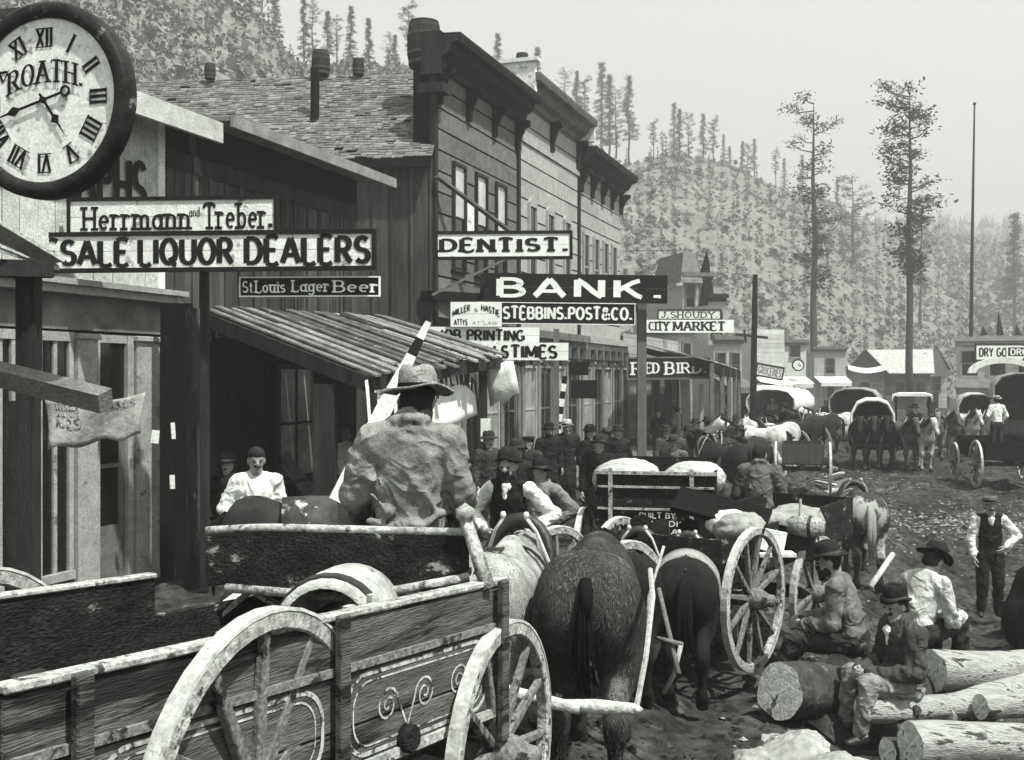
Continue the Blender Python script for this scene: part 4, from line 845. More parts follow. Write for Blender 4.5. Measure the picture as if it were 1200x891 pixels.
o = MB(); x = fa(549) - fa(509); o.box((x, -.05, 6.35), (.42, .02, .75)); o.build('paper_bill', white_worn, T1)
# body of the house: side wall of upright planks, shingled roof with a stove pipe
SD = Vector((-1, .10, 0)).normalized(); nd = Vector((SD.y * -1, SD.x, 0)) * -1   # nd points away from the camera
nd = Vector((.10, 1, 0)).normalized(); c0 = fac(508); 
def sidebox(par, mb_pts, nm, m): pass
BW = thing('shingled_house', 'long dark plank house with a worn shingled roof and a stove pipe', 'building', (c0.x, c0.y, 0), math.atan2(SD.y, SD.x))
# local x runs away to the left along the side wall, local y points towards the camera (negative = away)
b = MB(); LS = 8.2; boards(b, .02, LS, 0, 7.5, .42, 0, .03, True, jit=.006, gap=.014)
for i in range(int(LS / .42)): b.box((.05 + i * .42, .03, 3.75), (.06, .03, 7.5))
b.build('wall', wood_brown, BW); b = MB(); b.span(0, LS, -5, -.02, 0, 7.45); b.build('wall_core', wood_black, BW)
b = MB(); rr = random.Random(5); rows = 36; dep = 2.75; z0, z1 = 7.36, 9.98
for r_ in range(rows):
    f0 = r_ / rows; f1 = (r_ + 1.18) / rows; x = -.02
    while x < LS + .2:
        w = rr.uniform(.10, .24); k = rr.uniform(-.012, .012); y0, y1 = .32 - (dep + .32) * (f0 + k), .32 - (dep + .32) * min(1, f1); za, zb = z0 + (z1 - z0) * (f0 + k), z0 + (z1 - z0) * min(1, f1)
        e = rr.uniform(0, .018) + (.05 if rr.random() < .015 else 0); b.add([(x, y0, za + .022 + e), (x + w - .008, y0, za + .022 + e), (x + w - .008, y1, zb + .006), (x, y1, zb + .006), (x, y0, za + e), (x + w - .008, y0, za + e)], [(0, 1, 2, 3), (4, 5, 1, 0)]); x += w
b.build('roof', shingle, BW)
b = MB(); b.add([(-.02, .34, 7.30), (LS + .2, .34, 7.30), (LS + .2, -dep, 9.96), (-.02, -dep, 9.96), (LS + .2, -dep - 3, 7.3), (-.02, -dep - 3, 7.3)], [(0, 1, 2, 3), (3, 2, 4, 5)]); b.build('roof_deck', wood_black, BW)
b = MB(); b.span(0, LS + .2, .30, .36, 7.14, 7.34); b.build('fascia', wood_black, BW)
b = MB(); b.tube([(2.95, -1.15, 8.3), (2.95, -1.15, 9.75)], .10, 12); b.lathe([(.22, 8.44), (.12, 8.60)], 12, 'z', (2.95, -1.15, 0)); b.build('stove_pipe', wood_black, BW)
def fire_barrel(px, ybot, ytop, Y, label):
    h = (ybot - ytop) / F * Y; p = P(px, ybot, Y); t = thing('fire_barrel', label, 'barrel', p, 0, 'water barrels on the roofs'); r = h * .37
    b = MB(); b.lathe([(0, 0), (r * .84, 0), (r * .97, h * .25), (r, h * .5), (r * .97, h * .75), (r * .86, h), (r * .78, h), (r * .78, h * .9), (0, h * .9)], 18); b.build('staves', mat('wet barrel staves', .03, var=.5, scale=6, stretch=(3, 3, .5)), t, False)
    for f in (.1, .3, .7, .9):
        k = .84 + .16 * (1 - (abs(f - .5) * 2) ** 2); b = MB(); b.lathe([(r * k * 1.0, h * f - .03), (r * k * 1.03, h * f - .03), (r * k * 1.03, h * f + .03), (r * k, h * f + .03)], 18, close=True); b.build('hoop', iron, t)
fire_barrel(497, 80, 26, 24.9, 'large banded water barrel at the end of the first cornice')
fire_barrel(420, 88, 69, 26.6, 'small dark water barrel on the shingled ridge nearest the tall front')
fire_barrel(376, 89, 60, 26.7, 'tall water barrel in the middle of the shingled ridge')
fire_barrel(246, 93, 75, 26.9, 'low water barrel on the shingled ridge near the clock')
fire_barrel(612, 84, 63, 29.6, 'water barrel on the second tall front above its white end board')

# -- second and third tall fronts
T2, L2 = tall('pale_false_front', 'pale boarded two storey false front with three arched windows', 607, 677, 10.2, wood_facade_b, .5, 0, None, None)
prof2 = [(-.02, 0), (.08, 0), (.14, .14), (.3, .22), (.42, .42), (.60, .46), (.64, .60), (.64, .66), (-.02, .70)]
cornice(T2, L2, 10.0, prof2, wood_mid, 0, .05, 3, wood_dark, .85, .38)
b = MB(); b.span(-.02, L2, -.06, -.016, 8.95, 9.1); b.build('belt_course', wood_facade_b, T2)
b = MB(); b.span(-.1, .1, -.5, 1.2, 10.1, 10.95); b.span(-.16, .16, -.6, 1.3, 10.95, 11.05); b.build('end_board', white_worn, T2)
b = MB(); b.span(L2 - .05, L2 + .12, -.55, .8, 10.0, 10.75); b.build('end_board', white_worn, T2)
for px in (622, 643, 663): window(T2, fa(px) - fa(607), 5.3, .56, 2.0, wood_facade_b, glass_dark, arch=True)
T3, L3 = tall('narrow_false_front', 'light grey narrow false front at the far end of the tall row', 678, 727, 9.35, wood_facade_c, .5, 0, None, None)
cornice(T3, L3, 9.2, prof2, wood_dark, 0, .1, 5, wood_dark, .7, .4)
for px in (685, 697, 708, 718): window(T3, fa(px) - fa(678), 5.2, .55, 2.0, wood_facade_c, glass_dark)
for T, L, nm in ((T1, L1, 0), (T2, L2, 1), (T3, L3, 2)):      # ground floors
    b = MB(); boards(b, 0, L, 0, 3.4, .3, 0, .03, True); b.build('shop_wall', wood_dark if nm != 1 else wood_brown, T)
    b = MB()
    b.span(-.0, L, -.40, 0, 3.72, 3.92); b.span(0, L, -.28, 0, 3.52, 3.72); b.span(0, L, -.10, 0, 3.3, 3.52); o = b.build('shop_cornice', (wood_dark, wood_mid, mat('carved grey cornice', .34, var=.4, scale=5))[nm], T)
    for i in range(7): 
        k = MB(); x = .12 + (L - .24) * i / 6; k.span(x - .08, x + .08, -.34, -.1, 3.2, 3.53); k.span(x - .06, x + .06, -.24, -.1, 2.95, 3.2); k.build('bracket', (wood_dark, wood_mid, wood_mid)[nm], o)
    for i in range(5):
        x = .15 + (L - .3) * i / 4; k = MB(); k.span(x - .11, x + .11, -.12, 0, 0, 3.3); k.span(x - .15, x + .15, -.16, 0, 3.05, 3.15); k.build('pilaster', (wood_mid, mat('grey pilaster paint', .20, var=.3), mat('grey pilaster paint', .20))[nm], T)
    for i in range(4):
        x = .15 + (L - .3) * (i + .5) / 4; window(T, x, .7, (L - .3) / 4 - .42, 2.2, wood_mid if i % 2 else wood_facade_b, glass_dark if i % 2 else glass_grey, vbar=True)
bw = thing('boardwalk', 'plank boardwalk along the foot of the tall fronts', 'boardwalk', (c0.x, c0.y, 0), TH); b = MB(); L = L1 + L2 + L3; x = 0
while x < L: w = rnd.uniform(.2, .3); b.box((x, -1.25, .14), (w - .015, 2.4, .05)); x += w
b.build('deck', wood_mid, bw)
# porch beam and brace over the first shop
b = MB(); b.beam(P(500, 347, 23.6), P(566, 350, 25.9), .3, .22); b.beam(P(566, 350, 25.9), P(742, 362, 28.4), .3, .18); o = b.build('awning_beam', wood_black); tag(o, 'dark level awning beam reaching out over the shop doors below the bank sign', 'beam')
b = MB(); b.beam(P(512, 262 - 55, 23.6), P(604, 276, 25.2), .14, .05); o = b.build('sign_brace', wood_mid); tag(o, 'diagonal wooden brace falling to the right above the dentist sign', 'brace')
b = MB(); b.beam(P(506, 346, 23.5), P(600, 300, 23.9), .12, .05); o = b.build('sign_brace', wood_mid); tag(o, 'diagonal wooden brace rising to the right under the dentist sign', 'brace')

# ------------------------------------------------------------------ signs
def sign(name, label, x0, y0, x1, y1, Y, board, edge, texts, yaw=0, dy=0, t=.045, ew=.045, group='signs hung over the sidewalk'):
    """x0..y1: the board's corners as they stand at depth Y; dy: fall of the right end in the same units."""
    w = (x1 - x0) / F * Y; h = (y1 - y0) / F * Y; p = P(x0, y1, Y); o = thing(name, label, 'sign', p, group=group, rot=(0, math.atan2(dy, x1 - x0), R(yaw)))
    q = MB(); q.span(0, w, 0, t, 0, h * .52 - .003); q.span(0, w, .002, t - .002, h * .52 + .003, h); q.build('board', board, o)
    if edge:
        e = MB(); e.span(-ew * .4, w + ew * .4, -.016, t + .004, h - ew, h + ew * .3); e.span(-ew * .4, w + ew * .4, -.016, t + .004, -ew * .3, ew); e.span(-ew * .4, ew * .8, -.0155, t + .0035, ew, h - ew); e.span(w - ew * .8, w + ew * .4, -.0155, t + .0035, ew, h - ew); e.build('border', edge, o)
    for d in texts:
        s, fx, fz_, fw, fh = d[:5]; k = d[5] if len(d) > 5 else {}; k = dict(k); m = k.pop('m', letter_black); b = MB()
        letters(b, s, fx * w, fz_ * h, fw * w, fh * h, **k); b.build('lettering', m, o)
    return o
def archer(w, h, rise, cx=.5):
    return lambda a, c: (a, c + rise * (1 - ((a / w - cx) / .5) ** 2))
sign('hanging_sign', 'worn white upper sign board reading Herrmann and Treber', 80, 233, 327, 279, 13.0, white_worn, black_paint, [('Herrmann', .07, .18, .52, .60, dict(serif=True, thick=.24, thin=.10, gap=.16)), ('and', .585, .5, .05, .26, dict(thick=.2, thin=.1)), ('Treber.', .655, .18, .325, .66, dict(serif=True, thick=.24, thin=.1, gap=.16))], yaw=-3, dy=-1, ew=.035)
sign('hanging_sign', 'long white wholesale liquor dealers sign board with heavy black letters', -52, 275, 443, 320, 13.02, white_worn, black_paint, [('WHOLESALE', .02, .14, .40, .70, dict(thick=.26, thin=.15, gap=.13)), ('LIQUOR', .442, .14, .225, .72, dict(thick=.26, thin=.15, gap=.13)), ('DEALERS', .695, .13, .293, .74, dict(thick=.26, thin=.15, gap=.13))], yaw=-3, dy=-2, ew=.04)
sign('hanging_sign', 'small black lager beer sign with white letters under the liquor sign', 281, 325, 446, 348, 13.0, black_paint, letter_white, [('St', .02, .2, .075, .6, dict(m=letter_white, serif=True, thick=.2, thin=.1)), ('Louis', .112, .2, .215, .62, dict(m=letter_white, serif=True, thick=.2, thin=.1)), ('Lager', .375, .24, .265, .6, dict(m=letter_white, serif=True, thick=.2, thin=.1)), ('Beer', .67, .2, .32, .62, dict(m=letter_white, serif=True, thick=.22, thin=.1))], yaw=-3, ew=.012)
sign('hanging_sign', 'white dentist sign with slab lettering in front of the first tall building', 511, 272, 670, 304, 22.6, white_paint, black_paint, [('DENTIST.', .03, .26, .94, .5, dict(serif=True, thick=.40, thin=.16, gap=.2))], yaw=0, dy=-1, ew=.05)
sign('hanging_sign', 'long black bank sign with tall white slab letters', 567, 320, 782, 353, 25.2, black_paint, None, [('BANK.', .07, .14, .90, .72, dict(m=letter_white, serif=True, thick=.36, thin=.17, gap=.24))], yaw=0, dy=3)
sign('hanging_sign', 'black sign with small white letters naming the bankers, below the bank sign', 558, 354, 744, 379, 25.0, black_paint, letter_white, [('STEBBINS.POST&CO.', .17, .2, .81, .62, dict(m=letter_white, thick=.2, thin=.15, gap=.15))], yaw=0, dy=2, ew=.014)
o = sign('hanging_sign', 'small white lawyers sign with arched lettering left of the bankers sign', 528, 354, 588, 383, 22.2, white_paint, None, [], yaw=0)
w = 60 / F * 22.2; h = 29 / F * 22.2; ar = lambda a, c: (a, c - 1.3 * h * ((a / w) - .5) ** 2)
for s, x0, z0, ww, hh in (('MILLER', .04, .66, .34, .26), ('HASTIE', .60, .66, .36, .26), ('ATTYS', .07, .06, .26, .24)):
    b = MB(); letters(b, s, x0 * w, z0 * h, ww * w, hh * h, .22, .14, warp=ar if z0 > .3 else None); b.build('lettering', letter_black, o)
b = MB(); letters(b, '&', .46 * w, .6 * h, .08 * w, .16 * h, .2, .12); b.build('lettering', letter_faint, o); b = MB(); letters(b, 'AT LAW', .42 * w, .09 * h, .5 * w, .13 * h, .2, .12); b.build('lettering', letter_faint, o)
sign('hanging_sign', 'white job printing sign over the porch roof', 498, 383, 632, 403, 22.3, white_paint, None, [('JOB PRINTING', .11, .18, .76, .68, dict(thick=.24, thin=.15, gap=.13))], yaw=0, dy=1)
sign('hanging_sign', 'white newspaper sign reading black hills times below the job printing sign', 486, 401, 666, 421.5, 22.0, white_paint, None, [('BLACK HILLS', .06, .10, .55, .76, dict(thick=.26, thin=.15, gap=.12)), ('TIMES', .625, .1, .30, .76, dict(thick=.26, thin=.15, gap=.12))], yaw=0, dy=1)
sign('porch_sign', 'dark sign with white slab letters on the far porch front', 735, 419, 834, 445, 36, mat('dark sign paint', .022, var=.4), wood_mid, [('R', .05, .2, .14, .58, dict(m=letter_white, serif=True, thick=.2, thin=.1)), ('ED', .22, .27, .16, .48, dict(m=letter_white, serif=True, thick=.2, thin=.1)), ('B', .45, .2, .11, .58, dict(m=letter_white, serif=True, thick=.2, thin=.1)), ('IRD.', .59, .26, .35, .48, dict(m=letter_white, serif=True, thick=.2, thin=.1))], dy=-1)
sign('roof_sign', 'narrow pale owner name sign above the market sign', 771, 363, 845, 375, 47, white_worn, wood_dark, [('J.SHOUDY.', .05, .2, .9, .6, dict(thick=.2, thin=.12, serif=True, gap=.16))], ew=.05)
sign('roof_sign', 'long white market sign with slab letters', 754, 375, 860, 390, 46.8, white_paint, None, [('CITY', .06, .16, .22, .7, dict(thick=.24, thin=.12, serif=True)), ('MARKET', .33, .16, .57, .7, dict(thick=.26, thin=.12, serif=True))])
sign('roof_sign', 'white dry goods sign across the street at the right edge', 1143, 403, 1200, 423, 52, white_paint, wood_dark, [('DRY GOODS', .08, .22, .86, .56, dict(thick=.24, thin=.14))], ew=.06)
sign('roof_sign', 'dark sign with pale letters overlapping the dry goods sign', 1180, 406, 1222, 419, 49, wood_dark, letter_white, [('DRUGS', .1, .2, .8, .6, dict(m=letter_white, thick=.22, thin=.14))], ew=.05)
b = MB(); p = ground_pt(752, 25.6); b.box((p.x, p.y, (p.z + 4.95) / 2), (.21, .16, 4.95 - p.z + .1)); o = b.build('sign_post', mat('grey post', .12, var=.4, scale=3, stretch=(3, 3, .5))); tag(o, 'square grey post carrying the right end of the bank sign', 'post')
b = MB(); p = ground_pt(566, 25.6); b.box((p.x, p.y, (p.z + 5.0) / 2), (.14, .14, 5.0 - p.z + .1)); o = b.build('sign_post', wood_dark); tag(o, 'dark post carrying the left end of the bank sign', 'post')
b = MB(); p = ground_pt(240, 13.25); b.beam((p.x, p.y, p.z), (p.x, p.y, 4.7), .09, .09); o = b.build('sign_post', wood_dark); tag(o, 'dark upright hidden behind the liquor signs', 'post')

b = MB(); p = ground_pt(652, 22.5); b.box((p.x, p.y, (p.z + 3.6) / 2), (.11, .11, 3.6 - p.z + .1)); o = b.build('sign_post', wood_mid); tag(o, 'slim grey post behind the newspaper and job printing signs', 'post')
# banner hung under the porch eave
BA = thing('cloth_banner', 'torn white cloth banner with arched fruit lettering under the porch eave', 'banner', (0, 0, 0))
e0 = E_ + Vector((.0, -.06, -.05)); e1 = C_ + Vector((-.4, -.1, -.08)); n = 26; V = []; rr = random.Random(2)
def ban(u, v):                                       # u along, v down
    top = e0.lerp(e1, u); drop = 1.12 - .12 * u
    return top + Vector((.03 * math.sin(u * 17 + v * 2) + .05 * v, -.10 * v + .05 * math.sin(u * 11), -v * (drop)))
b = MB(); b.v = [tuple(ban(i / n, j / 8)) for i in range(n + 1) for j in range(9)]; b.f = [(i * 9 + j, (i + 1) * 9 + j, (i + 1) * 9 + j + 1, i * 9 + j + 1) for i in range(n) for j in range(8)]; b.m = [0] * len(b.f)
o = b.build('cloth', canvas, BA, True); s = o.modifiers.new('t', 'SOLIDIFY'); s.thickness = .008
nrm = (e1 - e0).cross(Vector((0, 0, 1))).normalized(); nrm = nrm if nrm.y < 0 else -nrm
wb = lambda a, c: (a, c)
def banlet(s, u0, u1, v0, v1, rise, m=letter_black):
    q = MB(); letters(q, s, 0, 0, 1, 1, .22, .12, gap=.16); q.v = [tuple(ban(u0 + (u1 - u0) * x, v1 - (v1 - v0) * z - rise * math.sin(math.pi * min(1, max(0, x)))) + nrm * (.014 - y * .5)) for x, y, z in q.v]; q.build('lettering', m, BA)
banlet('FRUIT', .02, .36, .08, .66, 0); banlet('CONFECTIONERY', .48, .97, .40, .66, .30)
b = MB(); b.v = [tuple(C_ + Vector((-.3 + .55 * u + .12 * v, -.05 - .1 * u, -.12 - v * .85 * (1 - .3 * u) + .05 * math.sin(9 * u)))) for u in (0, .25, .5, .75, 1) for v in (0, .3, .6, 1)]; b.f = [(i * 4 + j, i * 4 + 4 + j, i * 4 + 5 + j, i * 4 + 1 + j) for i in range(4) for j in range(3)]; b.m = [0] * 12
o = b.build('cloth_rag', canvas, None, True); s = o.modifiers.new('t', 'SOLIDIFY'); s.thickness = .006; tag(o, 'loose white rag hanging from the far corner of the porch eave', 'cloth')
n_ = MB(); n_.box((0, 0, 0), (.18, .01, .42)); o = n_.build('paper_notice', white_worn); o.location = P(569, 504, 20.0); tag(o, 'white paper notice on the far porch post below the banner', 'notice')
# barber pole and small hanging boards before the bank
b = MB(); p = ground_pt(655, 24.0); zt_ = EYE + 0 / F; top = EYE - (441 - HOR) / F * 24
for i in range(16):
    b.mi = i % 2; z0 = p.z + (top - p.z) * i / 16; b.beam((p.x - .22 + i * .022, p.y, z0), (p.x - .22 + (i + 1) * .022, p.y, p.z + (top - p.z) * (i + 1) / 16), .15 - .003 * i, .15 - .003 * i)
o = b.build('barber_pole', [letter_white, black_paint]); tag(o, 'striped barber pole leaning against the bank front', 'pole')
b = MB(); b.box((0, 0, 0), (.5, .06, .34)); b.box((.14, 0, -.52), (.66, .1, .46)); b.box((0, 0, -.24), (.03, .03, .3)); o = b.build('hanging_board', black_paint); o.location = P(678, 432, 27.5); tag(o, 'two small black boards hung one below the other before the bank cornice', 'sign')

# ------------------------------------------------------------------ the clock
CK = thing('street_clock', 'big round hanging clock with roman numerals and a dark case at the top left', 'clock', P(58, 120, 6.95), group=None, rot=(0, 0, R(-16)))
b = MB(); b.lathe([(.515, -.055), (.535, -.085), (.595, -.085), (.618, -.06), (.618, .03), (.59, .06), (0, .06)], 56, 'y'); b.build('case', mat('clock case', .02, rough=.5, var=.6, scale=8, spots=(.16, 9, .6), bump=.3), CK, True)
DI = MB().lathe([(0, -.045), (.522, -.045), (.522, -.03), (0, -.03)], 56, 'y').build('dial', mat('clock dial', .80, var=.2, scale=7, bump=.1, spots=(.32, 9, .57)), CK)
b = MB()
for i, s in enumerate(('XII', 'I', 'II', 'III', 'IIII', 'V', 'VI', 'VII', 'VIII', 'IX', 'X', 'XI')):
    a = -math.pi * 2 * i / 12 + math.pi / 2; q = MB(); w = {'I': .03, 'II': .06, 'III': .10, 'IIII': .14, 'V': .08, 'VI': .10, 'VII': .13, 'VIII': .16, 'IX': .11, 'X': .09, 'XI': .11, 'XII': .13}[s]
    w *= .9; letters(q, s, -w / 2, -.058, w, .116, .17, .07, serif=False, gap=.22, y=-.049); rot = a - math.pi / 2; cx, cz = .395 * math.cos(a), .395 * math.sin(a)
    q.box((0, -.049, .058), (w * 1.1, .001, .007)); q.box((0, -.049, -.058), (w * 1.1, .001, .007))
    ca, sa = math.cos(rot), math.sin(rot); b = MB(); b.add([(cx + x * ca - z * sa, y, cz + x * sa + z * ca) for x, y, z in q.v], q.f); b.build('numeral', letter_black, DI)
b = MB(); letters(b, 'ROATH.', -.27, .06, .56, .14, .17, .07, serif=True, gap=.16, y=-.052, warp=lambda x, z: (x, z + .05 - x * x * .75 + .03 * x)); b.build('lettering', letter_black, CK)
b = MB(); ang = math.atan2(-(140 - 120), -51)
def hand_(b, a, L, tail, w, y):
    d = Vector((math.cos(a), 0, math.sin(a))); e = Vector((-d.z, 0, d.x)); b.beam(Vector((0, y, 0)) - d * tail, d * L * .45 + Vector((0, y, 0)), w * .5, .006, (0, 1, 0)); c = d * L * .55 + Vector((0, y, 0))
    b.add([c - d * L * .14, c + e * w * 1.1, c + d * L * .16, c - e * w * 1.1], [(0, 1, 2, 3)]); b.beam(c + d * L * .1, d * L + Vector((0, y, 0)), w * .45, .005, (0, 1, 0), w * .1)
    return d
d = hand_(b, math.atan2(-.11, -.40), .41, .15, .03, -.062); b.lathe([(.022, -.004), (.036, -.004), (.036, .004), (.022, .004)], 16, 'y', Vector((0, -.062, 0)) - d * .17, True); b.build('clock_hand', letter_black, CK)
b = MB(); hand_(b, math.atan2(-.235, .165), .27, .05, .032, -.058); b.lathe([(0, -.072), (.022, -.07), (.022, -.056)], 14, 'y'); b.build('clock_hand', letter_black, CK)
b = MB(); b.beam((-.9, .05, .62), (.1, .05, .60), .05, .05); b.build('bracket', iron, CK)

# near porch at the far left: eave, post, cross beam, dark boards
NP = thing('near_porch', 'near corner of a plank porch with a square post at the left edge', 'porch', (0, 0, 0))
b = MB(); b.beam(P(34, 312, 8.2), P(34, 470, 8.2) , .14, .14, (0, 1, 0)); b.build('post', wood_dark, NP)
b = MB(); p = P(27, 470, 8.15); q = P(27, 740, 8.15); b.beam(p, (p.x, p.y, g(p.x, p.y) - .05), .20, .16, (0, 1, 0)); b.build('post', wood_dark, NP)
b = MB()
for i in range(5): b.beam(P(-90, 214 + i * 13, 7.2 + .35 * i), P(66 - 6 * (i % 2), 306 + 2 * i, 8.3 + .1 * i), .16, .03)
b.build('roof', wood_pale, NP); b = MB(); b.beam(P(-120, 312, 7.6), P(62, 316, 8.1), .14, .12); b.build('eave_beam', wood_dark, NP)
b = MB(); b.beam(P(-60, 424, 7.6), P(124, 470, 7.2), .13, .13, (.2, -.5, 1)); b.build('cross_beam', wood_mid, NP)
b = MB()
for i in range(4): b.box((-5.40 + .24 * i, 9.35, 1.05), (.22, .04, 2.6))
o = b.build('board_screen', wood_dark); tag(o, 'dark rough board screen below the near porch at the left edge', 'screen')
CB = thing('canvas_banner', 'sagging dirty canvas banner with scrawled black lettering before the shop door', 'banner', (0, 0, 0))
def cb(u, v): return P(52, 466, 9.6).lerp(P(170, 460, 9.9), u) + Vector((.03 * v * (1 - 2 * u), .05 * math.sin(u * 9 + v * 3), -.46 * v * (1 - .16 * u) - .06 * math.sin(math.pi * u) * (1 - v) + .02 * math.sin(u * 14) * v))
b = MB(); b.v = [tuple(cb(i / 20, j / 8)) for i in range(21) for j in range(9)]; b.f = [(i * 9 + j, (i + 1) * 9 + j, (i + 1) * 9 + j + 1, i * 9 + j + 1) for i in range(20) for j in range(8)]; b.m = [0] * 160
o = b.build('cloth', canvas_grey, CB, True); s = o.modifiers.new('t', 'SOLIDIFY'); s.thickness = .006
for s_, u0, u1, v0, v1 in (('ROOMS', .10, .36, .05, .22), ('ICES', .10, .38, .3, .58), ('BILLS', .62, .90, .05, .22)):
    q = MB(); letters(q, s_, 0, 0, 1, 1, .2, .12); q.v = [tuple(cb(u0 + (u1 - u0) * x, v1 - (v1 - v0) * z) + Vector((0, -.016 + y * .5, 0))) for x, y, z in q.v]; q.build('lettering', letter_grey, CB)

# ------------------------------------------------------------------ farther houses of the street
# red bird house: one storey with a plank porch
RB, RL = front('porch_house', 'low house behind a sloping plank porch beyond the tall row', 729, 800, -.05)
b = MB(); b.span(0, RL, 0, 5, 0, 4.2); b.build('wall', wood_dark, RB)
for k in range(4): window(RB, RL * (k + .6) / 4.4, .5, 1.5, 2.2, wood_mid, glass_dark)
b = MB(); boards(b, 0, RL, 2.95, 4.3, .3, -.03, .03); b.build('upper_wall', wood_facade_c, RB)
def porch_roof(name, label, pts, posts, m, Yp):
    t = thing(name, label, 'porch', (0, 0, 0)); A, E_, C_, B = [P(*q) for q in pts]; b = MB(); n = 26
    for i in range(n):
        a, c, a2, c2 = A.lerp(B, i / n), E_.lerp(C_, i / n), A.lerp(B, (i + .95) / n), E_.lerp(C_, (i + .95) / n); u = Vector((0, 0, .05)); d = (c - a).normalized() * rnd.uniform(-.05, .15)
        b.add([a, c + d, c2 + d, a2, a + u, c + d + u, c2 + d + u, a2 + u], [(3, 2, 1, 0), (4, 5, 6, 7), (0, 1, 5, 4), (1, 2, 6, 5), (2, 3, 7, 6), (3, 0, 4, 7)])
    b.build('roof', m, t); b = MB(); dn = Vector((0, 0, -.18)); b.beam(E_ + dn, C_ + dn, .12, .36); b.beam(A + dn, E_ + dn, .1, .2); b.build('eave_beam', wood_black, t)
    for f in posts:
        e = E_.lerp(C_, f); z = g(e.x, e.y); MB().box((e.x, e.y, (z + e.z) / 2 - .05), (.14, .14, e.z - z)).build('post', wood_mid, t)
    return t
porch_roof('plank_porch', 'far plank porch roof over the dark bird sign', [(752, 404, 37), (834, 424, 35.6), (866, 434, 49), (790, 412, 51)], (0, .3, .55, .8, 1), wood_pale, 0)
def box_house(name, label, px0, px1, ytop, Y, depth, m, roof='flat', rows=((.62, 3),), door=True, awning=None, yaw=0, tm=None, gable_m=None, trim=True):
    w = (px1 - px0) / F * Y; p0 = ground_pt(px0, Y); z0 = p0.z - .1; ztop = EYE - (ytop - HOR) / F * Y; Hh = ztop - z0
    t = thing(name, label, 'building', (p0.x, p0.y, z0), R(yaw)); tm = tm or wood_mid; b = MB()
    if roof == 'gable':
        he = Hh * .66; b.span(0, w, .02, depth, 0, he); b.build('wall_core', wood_black, t); b = MB(); boards(b, 0, w, 0, he, .35, 0, .03, False); b.poly([(0, he), (w, he), (w / 2, Hh)], .06, 'xz', -.02); b.build('wall', m, t)
        b = MB(); o_ = .35; b.add([(-o_, -o_, he - .2), (w / 2, -o_, Hh + .08), (w / 2, depth, Hh + .08), (-o_, depth, he - .2), (w + o_, -o_, he - .2), (w + o_, depth, he - .2)], [(0, 1, 2, 3), (1, 4, 5, 2)]); o = b.build('roof', shingle, t); s = o.modifiers.new('t', 'SOLIDIFY'); s.thickness = .1
    elif roof == 'side':                                  # ridge across the view
        he = Hh * .62; b.span(0, w, .02, depth, 0, he); b.build('wall_core', wood_black, t); b = MB(); boards(b, 0, w, 0, he, .3, 0, .03, False); b.build('wall', m, t)
        b = MB(); b.add([(-.3, -.4, he - .1), (w + .3, -.4, he - .1), (w + .3, depth * .5, Hh), (-.3, depth * .5, Hh), (-.3, depth, he - .1), (w + .3, depth, he - .1)], [(0, 1, 2, 3), (3, 2, 5, 4)]); o = b.build('roof', gable_m or shingle, t); s = o.modifiers.new('t', 'SOLIDIFY'); s.thickness = .1
    else:
        b.span(0, w, .02, depth, 0, Hh * .93); b.build('wall_core', m, t); b = MB(); boards(b, 0, w, 0, Hh, .3, 0, .03, False); b.build('wall', m, t)
        if trim: b = MB(); b.span(-.12, w + .12, -.3, .1, Hh - .1, Hh + .12); b.span(-.06, w + .06, -.16, 0, Hh - .3, Hh - .1); b.build('cornice', tm, t)
    for fr, k in rows:
        for i in range(k): window(t, w * (i + .5) / k, Hh * fr - .6, min(.7, w / k * .55), 1.2, tm, glass_dark)
    if door:
        o = MB().span(w * .42, w * .62, -.06, .01, 0, 2.1).build('door', wood_dark, t)
    if awning:
        b = MB(); z = 2.7; b.add([(0, -1.5, z - .3), (w, -1.5, z - .3), (w, -.03, z + .2), (0, -.03, z + .2), (0, -1.5, z - .6), (w, -1.5, z - .6)], [(0, 1, 2, 3), (4, 5, 1, 0)]); o = b.build('awning', awning, t); s = o.modifiers.new('t', 'SOLIDIFY'); s.thickness = .04
        MB().span(0, .1, -1.5, -1.4, 0, z - .3).build('awning_post', tm, t); MB().span(w - .1, w, -1.5, -1.4, 0, z - .3).build('awning_post', tm, t)
    return t
white_b = mat('whitewashed boards', .55, var=.2, scale=2, island=.15, bump=.2)
box_house('market_house', 'pale two storey market house behind the long white market sign', 752, 822, 384, 49.5, 9, wood_facade_c, rows=((.75, 4),), awning=None, yaw=24)
t = box_house('steeple_house', 'narrow house with a dark pointed gable rising above the market signs', 800, 836, 322, 62, 8, wood_facade_b, rows=((.86, 2),), door=False, yaw=14)
b = MB(); w = 36 / F * 62; b.add([(w * .55, -.5, 6.7), (w * 1.05, -.5, 6.7), (w * .85, .0, 10.2), (w * 1.05, 1.4, 6.7), (w * .55, 1.4, 6.7)], [(0, 1, 2), (1, 3, 2), (3, 4, 2), (4, 0, 2)]); b.build('spire', wood_black, t)
b = MB(); b.add([(-.3, -.4, 8.2), (w * .62, -.4, 8.2), (w * .5, .3, 10.0), (w * .1, .3, 10.0)], [(0, 1, 2, 3)]); b.add([(-.3, -.4, 8.2), (w * .1, .3, 10), (w * .1, 4, 10), (-.3, 4, 8.2)], [(0, 1, 2, 3)]); b.build('roof', shingle, t)
box_house('low_false_front', 'low pale false front with a heavy cornice right of the pointed gable', 830, 851, 347, 60, 7, wood_facade_c, rows=((.8, 1),), yaw=16, tm=wood_dark)
box_house('grey_shop', 'grey shop with dark upstairs windows between the porch and the dark pole', 836, 874, 396, 56, 6, wood_facade_b, rows=((.72, 2),), awning=wood_mid, yaw=20)
